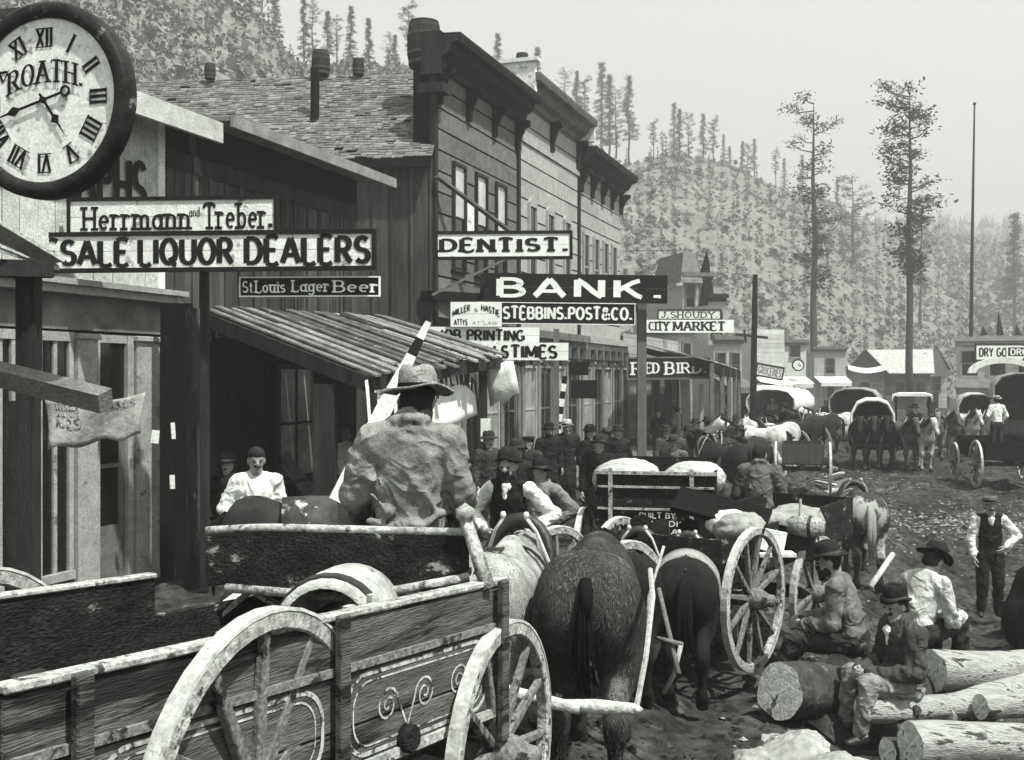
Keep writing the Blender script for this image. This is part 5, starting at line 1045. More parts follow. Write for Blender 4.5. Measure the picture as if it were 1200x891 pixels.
box_house('white_shop', 'white shop whose broad blank gable shows right of the dark pole', 884, 922, 386, 72, 8, white_b, rows=((.45, 2),), awning=canvas, yaw=12, trim=False)
box_house('narrow_white_front', 'narrow white front with a round clock sign on it', 918, 946, 400, 80, 7, white_b, rows=((.9, 1),), awning=white_b, yaw=8)
box_house('small_pale_house', 'small pale house with one large dark window right of the clock front', 954, 992, 408, 92, 7, wood_facade_b, rows=((.72, 1),), awning=canvas, yaw=4)
box_house('gabled_house', 'plain plank house with a pale roof slope at the end of the street', 1020, 1086, 409, 95, 7, wood_mid, roof='side', rows=((.35, 3),), gable_m=wood_pale, yaw=-19)
box_house('gabled_house', 'dark gabled plank house left of the pale roof slope', 992, 1034, 410, 94, 8, wood_mid, roof='gable', rows=((.35, 1),), door=False, yaw=-17)
box_house('white_cottage', 'tiny white cottage beside the flagpole', 1084, 1108, 405, 98, 6, white_b, roof='gable', rows=((.4, 1),), yaw=-20)
box_house('dry_goods_store', 'long pale store behind the dry goods sign at the right edge', 1120, 1240, 398, 55, 9, white_b, rows=((.75, 4),), awning=wood_mid, trim=True, tm=wood_facade_c, yaw=-22)
b = MB(); p = P(1172, 393, 55.3); 
for dx, h in ((0, 1.0), (-.8, .4), (.9, .45), (1.5, .3)): b.add([(p.x + dx - .2, p.y, p.z), (p.x + dx + .2, p.y, p.z), (p.x + dx, p.y + .2, p.z + h * 1.3), (p.x + dx, p.y + .4, p.z)], [(0, 1, 2), (1, 3, 2), (3, 0, 2)])
o = b.build('roof_finial', wood_dark); tag(o, 'row of dark pointed finials on the dry goods store roof', 'finial')
b = MB(); b.poly([(1.6 * math.cos(math.pi * i / 12), .7 * math.sin(math.pi * i / 12)) for i in range(13)] + [(1.25 * math.cos(math.pi * i / 12), .45 * math.sin(math.pi * i / 12)) for i in range(12, -1, -1)], .15, 'xz'); o = b.build('arched_sign_frame', white_worn); o.location = P(1176, 440, 50) + Vector((0, 0, .1)); tag(o, 'white arched frame over the doorway below the dry goods sign', 'arch')
for x0, y0, x1, y1, Y, lab in ((885, 425, 917, 440, 66, 'upper pale slanting shop sign right of the dark pole'), (885, 447, 917, 458, 65, 'lower pale slanting shop sign right of the dark pole')):
    sign('roof_sign', lab, x0, y0, x1, y1, Y, white_worn, wood_dark, [('GROCERIES' if y0 == 425 else 'ROOMS', .08, .2, .84, .6, dict(thick=.22, thin=.12, m=letter_grey))], dy=6, ew=.08)
CS = thing('round_clock_sign', 'small round clock sign on the narrow white front', 'clock', P(935, 428, 79)); MB().lathe([(0, -.1), (.36, -.1), (.36, 0), (0, 0)], 20, 'y').build('dial', white_paint, CS); MB().lathe([(.36, -.12), (.44, -.12), (.44, .02), (.36, .02)], 20, 'y', close=True).build('rim', wood_black, CS)
MB().box((.07, -.11, .09), (.04, .01, .26), ry=R(35)).box((.1, -.113, -.03), (.24, .01, .04), ry=R(10)).build('hands', black_paint, CS)
b = MB(); b.v = [tuple(P(993 + 44 * u, 428 + 4 * math.sin(math.pi * u) + v * 6, 88) + Vector((0, -.3 * v, 0))) for u in np.linspace(0, 1, 9) for v in (0, 1)]; b.f = [(i * 2, i * 2 + 2, i * 2 + 3, i * 2 + 1) for i in range(8)]; b.m = [0] * 8; o = b.build('canvas_awning', canvas); s = o.modifiers.new('t', 'SOLIDIFY'); s.thickness = .05; tag(o, 'white canvas awning drooping before the dark gabled house', 'awning')
# poles
b = MB(); p = ground_pt(1137, 70); b.tube([p, P(1139, 300, 70), P(1142, 122, 70)], [.16, .11, .05], 8); b.lathe([(0, -.12), (.13, 0), (0, .14)], 8, 'z', P(1142, 122, 70)); o = b.build('flagpole', wood_dark); tag(o, 'very tall slender bare flagpole at the right with a ball on top', 'flagpole')
b = MB(); p = ground_pt(882, 52); b.tube([p, P(885, 322, 52)], [.17, .12], 8); o = b.build('wooden_pole', wood_black); tag(o, 'dark thick pole standing among the far shops', 'pole')
b = MB(); b.beam(P(862, 392, 52.2), P(900, 396, 51.9), .12, .12); b.beam(P(872, 386, 52.2), P(874, 402, 52.2), .08, .08); o = b.build('crossarm', wood_dark); tag(o, 'dark crossarm boards fixed to the thick pole among the far shops', 'crossarm')
b = MB(); b.tube([P(733, 294, 41), P(790, 293.5, 52), P(812, 293, 60)], .02, 4); o = b.build('wire', iron); tag(o, 'thin wire running from the tall row to the pointed gable', 'wire')
for px, Y in ((846, 44), (858, 50), (822, 38.5), (838, 47)):
    b = MB(); p = ground_pt(px, Y); b.box((p.x, p.y, p.z + 1.3), (.13, .13, 2.6)); o = b.build('porch_post', wood_facade_b); tag(o, 'thin pale awning post standing among the far sidewalk crowd', 'post', 'posts along the far sidewalk')

# ------------------------------------------------------------------ near freight wagon
ang = R(-30)                                     # local +y runs with the wagon, away to the right
NW = thing('freight_wagon', 'large worn empty freight wagon with a curved spring seat filling the lower left', 'wagon', (0, 5.15, .30), ang)
dF = Vector((math.sin(R(30)), math.cos(R(30)), 0)); dL = Vector((-dF.y, dF.x, 0))
def loc_(v):
    v = Vector(v) - Vector((0, 5.15, .30)); return Vector((v.dot(Vector((dF.y, -dF.x, 0))), v.dot(dF), v.z))
def nbox(y0, y1, za0, za1, zb0, zb1, x, t, name, m, n=1, parent=NW, bev=.006):
    b = MB()
    for i in range(n):
        f0, f1 = i / n, (i + 1) / n - .012 * (n > 1)
        vs = [(x + s * t / 2, y, lo + (hi - lo) * f) for y, lo, hi in ((y0, za0, za1), (y1, zb0, zb1)) for f in (f0, f1) for s in (-1, 1)]
        b.add(vs, [(0, 1, 3, 2), (4, 6, 7, 5), (0, 4, 5, 1), (2, 3, 7, 6), (0, 2, 6, 4), (1, 5, 7, 3)])
    return b.build(name, m, parent, bevel=bev)
tilt = .050; TOP0 = 1.42                              # side top above the wagon origin at the front, rising to the rear
ht = lambda y: TOP0 - tilt * y
WI = 1.22
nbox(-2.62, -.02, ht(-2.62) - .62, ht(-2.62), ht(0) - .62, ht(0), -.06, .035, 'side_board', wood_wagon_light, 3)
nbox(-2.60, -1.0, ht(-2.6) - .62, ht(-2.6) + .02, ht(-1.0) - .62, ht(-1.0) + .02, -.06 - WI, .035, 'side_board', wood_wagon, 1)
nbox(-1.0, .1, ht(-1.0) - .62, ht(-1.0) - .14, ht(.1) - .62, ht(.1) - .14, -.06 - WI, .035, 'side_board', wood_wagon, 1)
nbox(-2.62, .0, ht(-2.62) + .003, ht(-2.62) + .03, ht(0) + .003, ht(0) + .03, -.06, .06, 'top_rail', wood_wheel, 1)
nbox(-2.60, -1.0, ht(-2.6) + .023, ht(-2.6) + .045, ht(-1.0) + .023, ht(-1.0) + .045, -.06 - WI, .06, 'top_rail', wood_wheel, 1)
nbox(-2.62, -.02, ht(-2.62) - .20, ht(-2.62) - .17, ht(0) - .20, ht(0) - .17, -.036, .02, 'moulding', wood_spoke, 1, bev=0)
nbox(-2.62, -.02, ht(-2.62) - .60, ht(-2.62) - .56, ht(0) - .60, ht(0) - .56, -.036, .02, 'moulding', wood_wheel, 1, bev=0)
b = MB(); b.box((-.06 - WI / 2, -1.3, ht(-1.3) - .63), (WI, 2.6, .04), rx=-math.atan(tilt)); b.build('floor', wood_wagon, NW)
b = MB(); b.box((-.06 - WI / 2, -2.60, ht(-2.6) - .30), (WI - .05, .035, .62)); b.build('tailboard', wood_wagon, NW, bevel=.006)
b = MB(); b.box((-.06 - WI / 2, .0, ht(0) - .36), (WI - .05, .035, .5)); b.build('front_board', wood_wagon, NW, bevel=.006)
for y in (-2.40, -1.25, -.08):
    for x, s in ((-.03, 1), (-.09 - WI, -1)):
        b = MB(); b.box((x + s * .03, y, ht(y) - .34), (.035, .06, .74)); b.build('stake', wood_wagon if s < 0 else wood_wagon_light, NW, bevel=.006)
# painted scroll and striping on the near side
b = MB()
def stripe(pts, w, x=-.0195 - .02):
    pts = [Vector((0, a, c)) for a, c in pts]
    for i in range(len(pts) - 1): 
        d = (pts[i + 1] - pts[i]).normalized(); e = Vector((0, -d.z, d.y)) * w / 2; b.add([Vector((x, 0, 0)) + q for q in (pts[i] - e, pts[i + 1] - e, pts[i + 1] + e, pts[i] + e)], [(0, 1, 2, 3)])
def loop(y0, y1, d0, d1, r, w):
    q = []
    for cy, s0 in ((y1 - r, 0), (y0 + r, 90)):
        pass
    cs = [(y1 - r, d1 + r, 0), (y0 + r, d1 + r, 0)]
    pts = arc(y0 + r, 0, r, r, 180, 90, 6); top = [(a, -d0 - r + c) for a, c in pts] + [(a, -d0 - r + c) for a, c in arc(y1 - r, 0, r, r, 90, 0, 6)]
    bot = [(a, -d1 + r + c) for a, c in arc(y1 - r, 0, r, r, 0, -90, 6)] + [(a, -d1 + r + c) for a, c in arc(y0 + r, 0, r, r, -90, -180, 6)]
    q = top + bot + top[:1]; stripe([(a, ht(a) + c) for a, c in q], w)
loop(-2.32, -1.32, .23, .54, .12, .018); loop(-1.18, -.16, .23, .54, .12, .018); loop(-2.28, -1.36, .26, .51, .10, .008); loop(-1.14, -.20, .26, .51, .10, .008)
for k in range(3):
    yy_ = -.92 + .26 * k; sg = (1, -1, 1)[k]; stripe([(yy_ + sg * .075 * math.cos(R(a)) * (1 - a / 760), ht(yy_) - .38 + .075 * math.sin(R(a)) * (1 - a / 760)) for a in range(0, 680, 28)], .010); stripe([(yy_ + sg * (.075 + .05 * t), ht(yy_) - .38 - .10 * t) for t in (0, .3, .6, 1)], .010)
b.build('painted_stripe', mat('worn pale stripe', .42, var=.5, scale=20, spots=(.05, 14, .52), bump=0), NW)
# running gear
rw_f, rw_r = .62, .655
hub = lambda px, py, Y: loc_(P(px, py, Y))
fh = hub(594, 884, 5.15); rh = hub(308, 935, 3.72)
wheel(NW, (fh.x - .02, fh.y, fh.z), .62, R(180 + 9), 12, spin=.12, rimw=.06, rimd=.072); wheel(NW, (fh.x - 1.62, fh.y, fh.z), .62, R(9), 12, spin=.12, rimw=.06, rimd=.072)
wheel(NW, (rh.x, rh.y, rh.z), .638, R(180 + 8), 12, spin=.02, rimw=.06, rimd=.075); wheel(NW, (rh.x - 1.62, rh.y, rh.z), .638, R(8), 12, spin=.02, rimw=.06, rimd=.075)
for h_, y in ((fh, fh.y), (rh, rh.y)):
    b = MB(); b.box((h_.x - .81, y, h_.z), (1.62, .12, .12)); b.box((h_.x - .81, y, h_.z + .18), (1.25, .14, .16)); b.build('axle', wood_dark, NW, bevel=.01)
b = MB(); b.beam((-.67, rh.y - .2, rh.z), (-.67, fh.y + .4, fh.z), .1, .09); b.build('reach', wood_dark, NW)
b = MB(); b.beam((-.55, fh.y + .1, fh.z - .05), (-.5, fh.y + 2.6, fh.z + .12), .10, .09, w1=.07, h1=.06); b.build('tongue', wood_wagon, NW)
b = MB(); b.tube([(.05, fh.y + .62, fh.z + .06), (-.55, fh.y + .66, fh.z + .08), (-1.1, fh.y + .60, fh.z + .06)], [.03, .045, .03], 8); b.build('doubletree', wood_pale, NW, True)
b = MB(); q0 = loc_(P(652, 826, 5.72)); q1 = loc_(P(746, 831, 5.62)); b.tube([q0, (q0 + q1) / 2, q1], [.028, .04, .028], 8); b.lathe([(0, -.03), (.035, 0), (0, .03)], 8, 'z', q1); b.build('singletree', wood_pale, NW, True)
b = MB(); q = [loc_(P(*a)) for a in ((746, 829, 5.62), (757, 770, 5.75), (765, 700, 6.1), (762, 668, 6.6))]; b.tube(q, .016, 6); b.build('trace_chain', rope, NW)
b = MB(); b.tube([loc_(P(*a)) for a in ((452, 830, 4.75), (462, 800, 4.72), (500, 778, 4.8), (545, 750, 4.95))], .014, 6); b.build('brake_rod', rope, NW, True)
b = MB(); b.tube([loc_(P(*a)) for a in ((482, 764, 4.75), (500, 766, 4.75), (532, 748, 4.85), (546, 722, 4.95), (561, 714, 5.0))], .012, 6); b.tube([loc_(P(*a)) for a in ((482, 764, 4.75), (494, 756, 4.8), (497, 740, 4.85))], .01, 6); b.build('brake_rope', rope, NW, True)
b = MB(); b.beam(loc_(P(572, 690, 5.02)), loc_(P(546, 610, 5.1)), .06, .045, w1=.045, h1=.035); b.lathe([(0, -.05), (.04, -.02), (.045, .02), (0, .05)], 10, 'z', loc_(P(545, 602, 5.1))); b.build('brake_lever', wood_wheel, NW, True)
b = MB(); b.box(loc_(P(440, 850, 4.55)), (.2, .16, .24)); b.lathe([(0, -.1), (.055, -.1), (.06, .1), (0, .1)], 10, 'x', loc_(P(462, 862, 4.5))); b.beam(loc_(P(432, 832, 4.62)), loc_(P(560, 812, 5.2)), .09, .09); b.build('brake_block', wood_wagon, NW, bevel=.01)
b = MB(); b.box(loc_(P(437, 736, 4.55)), (.03, .05, .28)); b.box(loc_(P(409, 745, 4.4)), (.03, .05, .24)); b.build('stake_iron', steel, NW)
# spring seat with a curved back board
sc = P(392, 690, 5.2); so = loc_(sc); SE = bpy.data.objects.new('seat', None); 
def seat_local(x, y, z): return loc_(sc + Vector((x, y - .09 * x, z)))
def crown(x): return .27 - .07 * max(0, -(x + .30)) ** 1.3 * 1.4 - .012 * x
b = MB(); n = 14; pts = []
for i in range(n + 1):
    x = -.62 + 1.26 * i / n; zt_ = crown(x); zb = .02 - .03 * (1 - (x / .62) ** 2) if x > -.6 else .0
    pts.append((x, zb, zt_))
for i in range(n):
    (xa, ba, ta), (xb, bb, tb) = pts[i], pts[i + 1]; b.add([seat_local(xx, yy, zz) for xx, lo, hi in ((xa, ba, ta), (xb, bb, tb)) for zz in (lo, hi) for yy in (-.02, .02)], [(0, 4, 5, 1), (2, 3, 7, 6), (0, 2, 6, 4), (1, 5, 7, 3)] + ([(0, 1, 3, 2)] if i == 0 else []) + ([(4, 6, 7, 5)] if i == n - 1 else []))
seat = b.build('seat', wood_wagon, NW)
b = MB(); b.tube([seat_local(x, -.005, t + .012) for x, _, t in pts], .020, 8); b.build('seat_rail', wood_wheel, seat, True)
b = MB(); b.beam(seat_local(-.58, .18, .03), seat_local(.62, .18, .03), .40, .03); b.build('seat_plank', wood_wagon, seat)
b = MB(); b.tube([seat_local(-.52, -.03, .0), seat_local(.1, -.04, -.035), seat_local(.64, -.03, .07)], .022, 8); b.build('seat_rail', wood_wheel, seat, True)
for x in (.6, -.55):
    b = MB(); b.tube([seat_local(x, .0, .02), seat_local(x, .15, .30 if x > 0 else .2), seat_local(x, .42, .06)], .018, 6); b.build('seat_arm', iron, seat, True)
for a, c in (((-.42, .1, -.03), (-.66, .0, -.22)), ((-.42, .1, -.03), (-.1, .0, -.2)), ((.1, .1, -.03), (-.30, -.02, -.24)), ((.45, .1, -.02), (.2, .05, -.2)), ((.45, .1, -.02), (.62, .05, -.2)), ((-.7, .0, -.23), (.0, .02, -.19))):
    b = MB(); b.beam(seat_local(*a), seat_local(*c), .05, .02); b.build('seat_spring', wood_wheel if a[0] < -.3 else wood_wagon_light, seat)
# barrel head lying in the bed
BR = thing('wooden_tub', 'pale round wooden tub lying on its side under the wagon seat', 'tub', P(397, 742, 4.95), R(-8)); b = MB(); b.lathe([(.20, -.2), (.235, -.2), (.25, 0), (.235, .34), (.20, .34), (0, .3)], 26, 'y'); b.build('staves', mat('pale tub wood', .42, var=.4, scale=8, bump=.4, spots=(.08, 7, .58)), BR, True)
MB().lathe([(.238, -.16), (.25, -.16), (.255, -.11), (.243, -.11)], 26, 'y', close=True).build('hoop', iron, BR)
BR.location.z = P(397, 732, 4.95).z

# the driver
dp = P(480, 648, 5.36)
person('wagon driver in a crumpled coat and wide felt hat, seen from behind on the seat', dp, R(8), sit=True, lean=R(-5), look=(R(-12), R(-8)), cols=dict(shirt=.20, trou=.05), coat=True, hat=('felt', .24, .18), hat_tilt=R(4), h=.0115, fold=.006, long_hair=True, scale=.99, seed=2, bulk=1.02,
       pose=dict(Rel=(.25, -.02, .27), Rwr=(.25, .20, .10), Lel=(-.27, -.01, .30), Lwr=(-.22, .22, .12), Rsh=(.178, -.02, .555), Lsh=(-.178, -.02, .555), head=(.04, .06, .735)), hands=('grip', 'grip'),
       folds=[((-.04, -.135, .46), (.05, -.155, .32), .008, .018), ((.05, -.155, .32), (.14, -.135, .20), .018, .010), ((.15, -.135, .21), (.03, -.16, .155), .016, .020), ((.03, -.16, .155), (-.10, -.155, .17), .020, .010), ((-.20, -.095, .17), (-.08, -.15, .135), .014, .022), ((-.08, -.15, .135), (.02, -.16, .12), .022, .012), ((-.19, -.10, .30), (-.10, -.145, .22), .008, .016), ((-.10, -.145, .22), (-.16, -.12, .15), .016, .010),
              ((.165, -.09, .52), (.19, -.11, .38), .010, .018), ((-.165, -.09, .52), (-.19, -.11, .38), .010, .018), ((-.09, -.12, .60), (.0, -.135, .615), .012, .018), ((.0, -.135, .615), (.10, -.12, .60), .018, .012)])
st_ = MB(); a = P(452, 476, 5.6); c = P(502, 378, 5.7)
for i in range(5): st_.mi = 1 if i == 3 else 0; st_.beam(a.lerp(c, i / 5), a.lerp(c, (i + 1) / 5), .085 - .011 * i, .03, (0, 1, 0), .085 - .011 * (i + 1), .03)
st_.mi = 0; st_.beam(a, a + (a - c) * 1.1, .085, .03, (0, 1, 0)); o = st_.build('banded_staff', [white_worn, black_paint]); tag(o, 'tapering white staff with one dark band leaning up behind the hat of the driver', 'staff')

# ------------------------------------------------------------------ near team
HB = .055
def hp(px, ytop, h, **k): return solve(px, ytop, h)
horse('big dark horse seen square from behind, hitched in front of the near wagon', ground_pt(705, 6.6) + Vector((0, .55, -.02)), R(-8), .05, head='low', leg=.6, h=.024, docked=True, scale=1.0, fur=34000, fur_gray=.062, spots=(.16, 2.2, .56), dark=.02, harness=False)
horse('pale grey horse beside the dark one, half hidden behind the front of the near wagon', ground_pt(588, 7.0) + Vector((0, .3, .05)), R(-12), .36, head='low', leg=.5, scale=.92, tail=.3, spots=(.15, 2.5, .56), harness='brass', fur=12000)
lead = [(752, 8.9, .016, 'dark leader horse with pale hames directly right of the dark rump'), (816, 9.0, .016, 'dark leader horse with pale hames and a dirty canvas over its rump')]
for px, Y, gr, lab in lead: horse(lab, ground_pt(px, Y) + Vector((0, .5, 0)), R(-10), gr, head='mid', leg=.8, harness='brass', blanket=canvas_grey if px > 770 else None, dark=.012, scale=.80, fur=9000)
for a, c, lab in (((772, 690, 7.9), (795, 790, 7.4), 'pale whiffletree bar hanging behind the dark leader horses'), ((770, 748, 7.6), (800, 756, 7.5), 'short pale level bar hanging low behind the leader horses')):
    b = MB(); b.tube([P(*a), P(*c)], [.016, .02], 8); o = b.build('whiffletree', wood_mid, smooth=True); tag(o, lab, 'bar')
b = MB(); b.tube([P(798, 756, 7.5), P(790, 790, 7.5), P(778, 812, 7.6)], .016, 8); b.tube([P(778, 640, 8.0), P(760, 700, 7.9), P(757, 740, 7.8)], .011, 6); o = b.build('trace_chain', rope, smooth=True); tag(o, 'slack pale trace chains trailing behind the leader horses', 'chain')

# ------------------------------------------------------------------ second wagon: dark lettered tailgate
tg = P(768, 625, 11.0); gz = g(tg.x, tg.y)
W2 = thing('delivery_wagon', 'dark wagon with faint white lettering on its tailgate, in the middle of the street', 'wagon', (tg.x, tg.y, gz), R(-12))
bw_ = 1.16; zt2 = EYE - (556 - HOR) / F * 11 - gz; zb2 = zt2 - .62
b = MB(); boards_box(b, 2.5, bw_, zb2, zt2, .03, 2); b.build('box', wood_wagon, W2)
b = MB(); b.span(-bw_ / 2 - .03, bw_ / 2 + .03, -.03, .0, zt2 - .005, zt2 + .03); b.span(-bw_ / 2, bw_ / 2, -.028, -.002, zt2 - .14, zt2 - .12); b.span(-bw_ / 2, bw_ / 2, -.028, -.002, zt2 - .36, zt2 - .34); b.build('tailgate_rail', wood_wheel, W2)
for x in (-.45, .36): MB().span(x - .02, x + .02, -.035, -.003, zb2, zt2 + .06).build('stake', wood_wheel, W2)
for s_, z, w in (('BUILT BY', -.44, .36), ('W.W.HARDIGG', -.52, .72), ('PEORIA', -.60, .42)):
    b = MB(); letters(b, s_, -w / 2 + .02, zt2 + z, w, .058, .22, .14, y=-.008); b.build('lettering', letter_white, W2)
fl = MB(); fl.box((0, .9, zb2 - .2), (.95, .1, .12)); fl.box((0, .35, zb2 - .09), (.9, 1.8, .1)); fl.build('bolster', wood_dark, W2)
for s in (-1, 1):
    wheel(W2, (s * .78, .35, .66), .66, R(0 if s < 0 else 180), 14, False); wheel(W2, (s * .78, 2.1, .52), .52, R(0 if s < 0 else 180), 12, False)
for q_ in ((0, .35, .66), (0, 2.1, .52)): MB().box(q_, (1.5, .1, .1)).build('axle', wood_dark, W2)
pack = mat('pack canvas', .42, var=.4, scale=4, bump=.5, bscale=30, spots=(.15, 5, .6))
def sack(px, py, Y, s, m, label, seed):
    bd = Body(); bd.ell((0, 0, 0), (.36 * s, .30 * s, .27 * s), 0); bd.ell((.14 * s, 0, .03), (.24 * s, .24 * s, .22 * s), 0); bd.ell((-.16 * s, .05, -.04), (.2 * s, .24 * s, .22 * s), 0); me = bd.mesh('sack', [m], h=.022, k=.04, fold=.008, fold_tags=(0,), seed=seed)
    o = bpy.data.objects.new('canvas_bundle', me); COL.objects.link(o); o.location = P(px, py, Y); o.scale.z = .8; tag(o, label, 'bundle'); return o
sack(733, 560, 11.7, .95, pack, 'rounded white canvas bundle at the left of the lettered wagon box', 1); sack(812, 562, 11.7, .9, pack, 'rounded white canvas bundle at the right of the lettered wagon box', 5)
# cart wheel and axle between the horses and the lettered wagon
CW = thing('hand_cart', 'pale wheeled cart gear standing just beyond the rump of the big dark horse', 'cart', ground_pt(700, 9.3), R(-24))
wheel(CW, (.25, 0, .62), .62, R(-16), 12, False); wheel(CW, (-.62, .6, .62), .62, R(-16), 12, False); b = MB(); b.beam((.25, 0, .62), (-.62, .6, .62), .08, .08); b.beam((-.2, .3, .66), (-.1, 1.9, .72), .08, .06); b.build('axle', wood_dark, CW)

# ------------------------------------------------------------------ third wagon with a seated man and load
p3 = ground_pt(884, 9.7); W3 = thing('farm_wagon', 'dark farm wagon with two tall pale spoked wheels and a mixed load', 'wagon', (p3.x, p3.y, p3.z), R(-33))
r3 = 84 / F * 9.7; z3 = EYE - (702 - HOR) / F * 9.7 - p3.z
wheel(W3, (0, 0, z3), r3, R(180 - 3), 12, True, rimw=.06, rimd=.07, spin=.2)
wheel(W3, (-1.35, 0, z3), r3, 0, 12, False); q = ground_pt(957, 10.9)
M3 = Matrix.Translation(W3.location) @ Matrix.Rotation(R(-33), 4, 'Z'); W3i = M3.inverted(); l3 = W3i @ P(957, 696, 11.0)
wheel(W3, l3, 68 / F * 11.0, R(180 - 6), 12, True, rimw=.06, rimd=.065, spin=.35); wheel(W3, l3 + Vector((-1.3, 0, 0)), 68 / F * 11, 0, 12, False)
b = MB(); b.M = Matrix.Translation((-.68, -.35, 0)); boards_box(b, 4.0, 1.0, z3 + .12, z3 + .55, .03, 2); b.build('box', wood_wagon, W3)
MB().box((-.68, 0, z3), (1.36, .1, .12)).build('axle', wood_dark, W3); MB().box((l3.x - .65, l3.y, l3.z), (1.3, .1, .12)).build('axle', wood_dark, W3); MB().beam((-.68, 0, z3), (l3.x - .65, l3.y, l3.z), .1, .1).build('reach', wood_dark, W3)
pb = MB(); pb.beam(P(792, 584, 10.2), P(900, 612, 9.9), .34, .05, (0, -.6, 1)); o = pb.build('seat_board', wood_black); tag(o, 'long dark slanting board lying across the middle wagons', 'board')
person('hatless man in a worn brown coat hunched on the farm wagon, seen from behind', P(889, 606, 13.4), R(-20), sit=True, lean=R(12), cols=dict(shirt=.10, trou=.03), coat=True, look=(R(-20), R(20)), h=.018, seed=9)
b = MB(); b.lathe([(0, 0), (.0, 0)], 3) if False else None; bx = MB(); bx.M = Matrix.Translation(P(931, 625, 11.2)) @ Matrix.Rotation(R(-20), 4, 'Z'); bx.box((0, 0, 0), (.46, .9, .42)); o = bx.build('packing_crate', wood_dark, bevel=.01); tag(o, 'dark crate loaded on the farm wagon under a pale cloth', 'crate')
cl = MB(); cl.M = Matrix.Translation(P(931, 601, 11.15)) @ Matrix.Rotation(R(-20), 4, 'Z')
cl.v = []; 
for i in range(9):
    for j in range(13):
        x, y = (i / 8 - .5) * .56, (j / 12 - .5) * 1.0; cl.v.append(tuple(cl.M @ Vector((x, y, .03 + .02 * math.sin(14 * x + 5 * y) + (-.16 if abs(x) > .24 else 0) - (.1 if abs(y) > .46 else 0)))))
cl.f = [(i * 13 + j, (i + 1) * 13 + j, (i + 1) * 13 + j + 1, i * 13 + j + 1) for i in range(8) for j in range(12)]; cl.m = [0] * len(cl.f); o = cl.build('pack_cloth', canvas_grey, smooth=True); s = o.modifiers.new('t', 'SOLIDIFY'); s.thickness = .01; tag(o, 'pale dirty cloth draped over the crate on the farm wagon', 'cloth')
sack(866, 618, 9.9, .62, canvas_grey, 'dirty tent canvas bundle heaped behind the leader horses', 3); sack(852, 612, 10.0, .5, canvas, 'small pale canvas bundle on the middle wagon', 8)
kg = thing('water_keg', 'small pale keg lashed on the front of the farm wagon', 'keg', P(944, 617, 10.7), R(60)); MB().lathe([(0, -.17), (.085, -.17), (.11, 0), (.085, .17), (0, .17)], 14, 'y').build('staves', wood_wheel, kg, True); MB().lathe([(0, 0), (.02, 0), (.012, .16), (0, .16)], 8, 'z', (0, .05, .1)).build('spout', wood_pale, kg); MB().lathe([(.104, -.07), (.108, -.07), (.112, -.04), (.108, -.04)], 14, 'y', close=True).build('hoop', iron, kg)
b = MB(); b.box((0, 0, 0), (.22, .05, .2), ry=R(12)); b.box((.02, -.02, -.12), (.34, .2, .03)); o = b.build('white_box', white_worn); o.location = P(906, 634, 10.3); tag(o, 'small torn white box on the farm wagon', 'box')
horse('pale horse with a dark lower body seen from behind, right of the farm wagon', hp(1020, 578, 1.5) + Vector((0, .5, 0)), R(-8), .05, head='low', leg=.5, spots=(.42, 1.6, .52), dark=.02, tail=.3, harness=True, fur=7000)
b = MB(); b.tube([P(1046, 650, 13.2), P(1020, 688, 12.6)], .035, 8); o = b.build('wagon_shaft', wood_pale, smooth=True); tag(o, 'pale wagon shaft slanting below the pale horse rump', 'shaft')

# ------------------------------------------------------------------ logs and rocks, lower right
def log(p0, p1, r, label, m=None, seed=0, r2=None):
    p0, p1 = Vector(p0), Vector(p1); L = (p1 - p0).length; n = max(6, int(L / .12)); r_ = random.Random(seed); V = []; d = (p1 - p0).normalized(); a = d.orthogonal().normalized(); c = d.cross(a); k = 28; mb = MB()
    for i in range(n + 1):
        t = i / n; p = p0.lerp(p1, t) + a * .012 * math.sin(5 * t + seed) + c * .012 * math.cos(4 * t)
        for j in range(k):
            an = 2 * math.pi * j / k; rr_ = (r + ((r2 or r * .93) - r) * t) * (1 + .13 * mnoise.noise(Vector((math.cos(an) * 1.4, math.sin(an) * 1.4, t * L * 1.6 + seed * 3))) + .05 * mnoise.noise(Vector((math.cos(an) * 5, math.sin(an) * 5, t * L * 5 + seed))) + .02 * r_.uniform(-1, 1)); V.append(p + (a * math.cos(an) + c * math.sin(an)) * rr_)
    mb.add(V, [(i * k + j, (i + 1) * k + j, (i + 1) * k + (j + 1) % k, i * k + (j + 1) % k) for i in range(n) for j in range(k)]); o = mb.build('felled_log', m or bark, smooth=True); tag(o, label, 'log')
    for base, s in ((0, -1), (n * k, 1)):
        cc = sum((V[base + j] for j in range(k)), Vector()) / k + d * s * .004; e = MB(); e.add([Vector()] + [V[base + j] + d * s * .003 - cc for j in range(k)], [(0, 1 + j, 1 + (j + 1) % k) for j in range(k)]); e.build('sawn_end', log_end, o, loc=cc)
    for q in range(r_.randint(1, 3)):
        t = r_.uniform(.15, .9); an = r_.uniform(0, 6); v = a * math.cos(an) + c * math.sin(an); pp = p0.lerp(p1, t); kb = MB(); kb.tube([pp + v * r * .9, pp + v * r * 1.12], [.045, .035], 8); kb.build('branch_stub', bark_dark, o)
    return o
log(P(914, 812, 8.75), P(1085, 812, 9.9), .225, 'thick dark log with a pale sawn end facing left, below the bearded seated man', bark_dark, 1)
log(P(990, 792, 9.2), P(1120, 784, 10.6), .20, 'dark bark log with a split pale top that the bearded man sits on', bark_dark, 2)
log(P(1092, 788, 9.7), P(1330, 782, 10.4), .185, 'long pale log running out of the picture, farthest back of the pile', bark, 3)
log(P(1008, 832, 8.55), P(1150, 828, 8.8), .105, 'short thin pale log under the man with clasped hands', bark, 4)
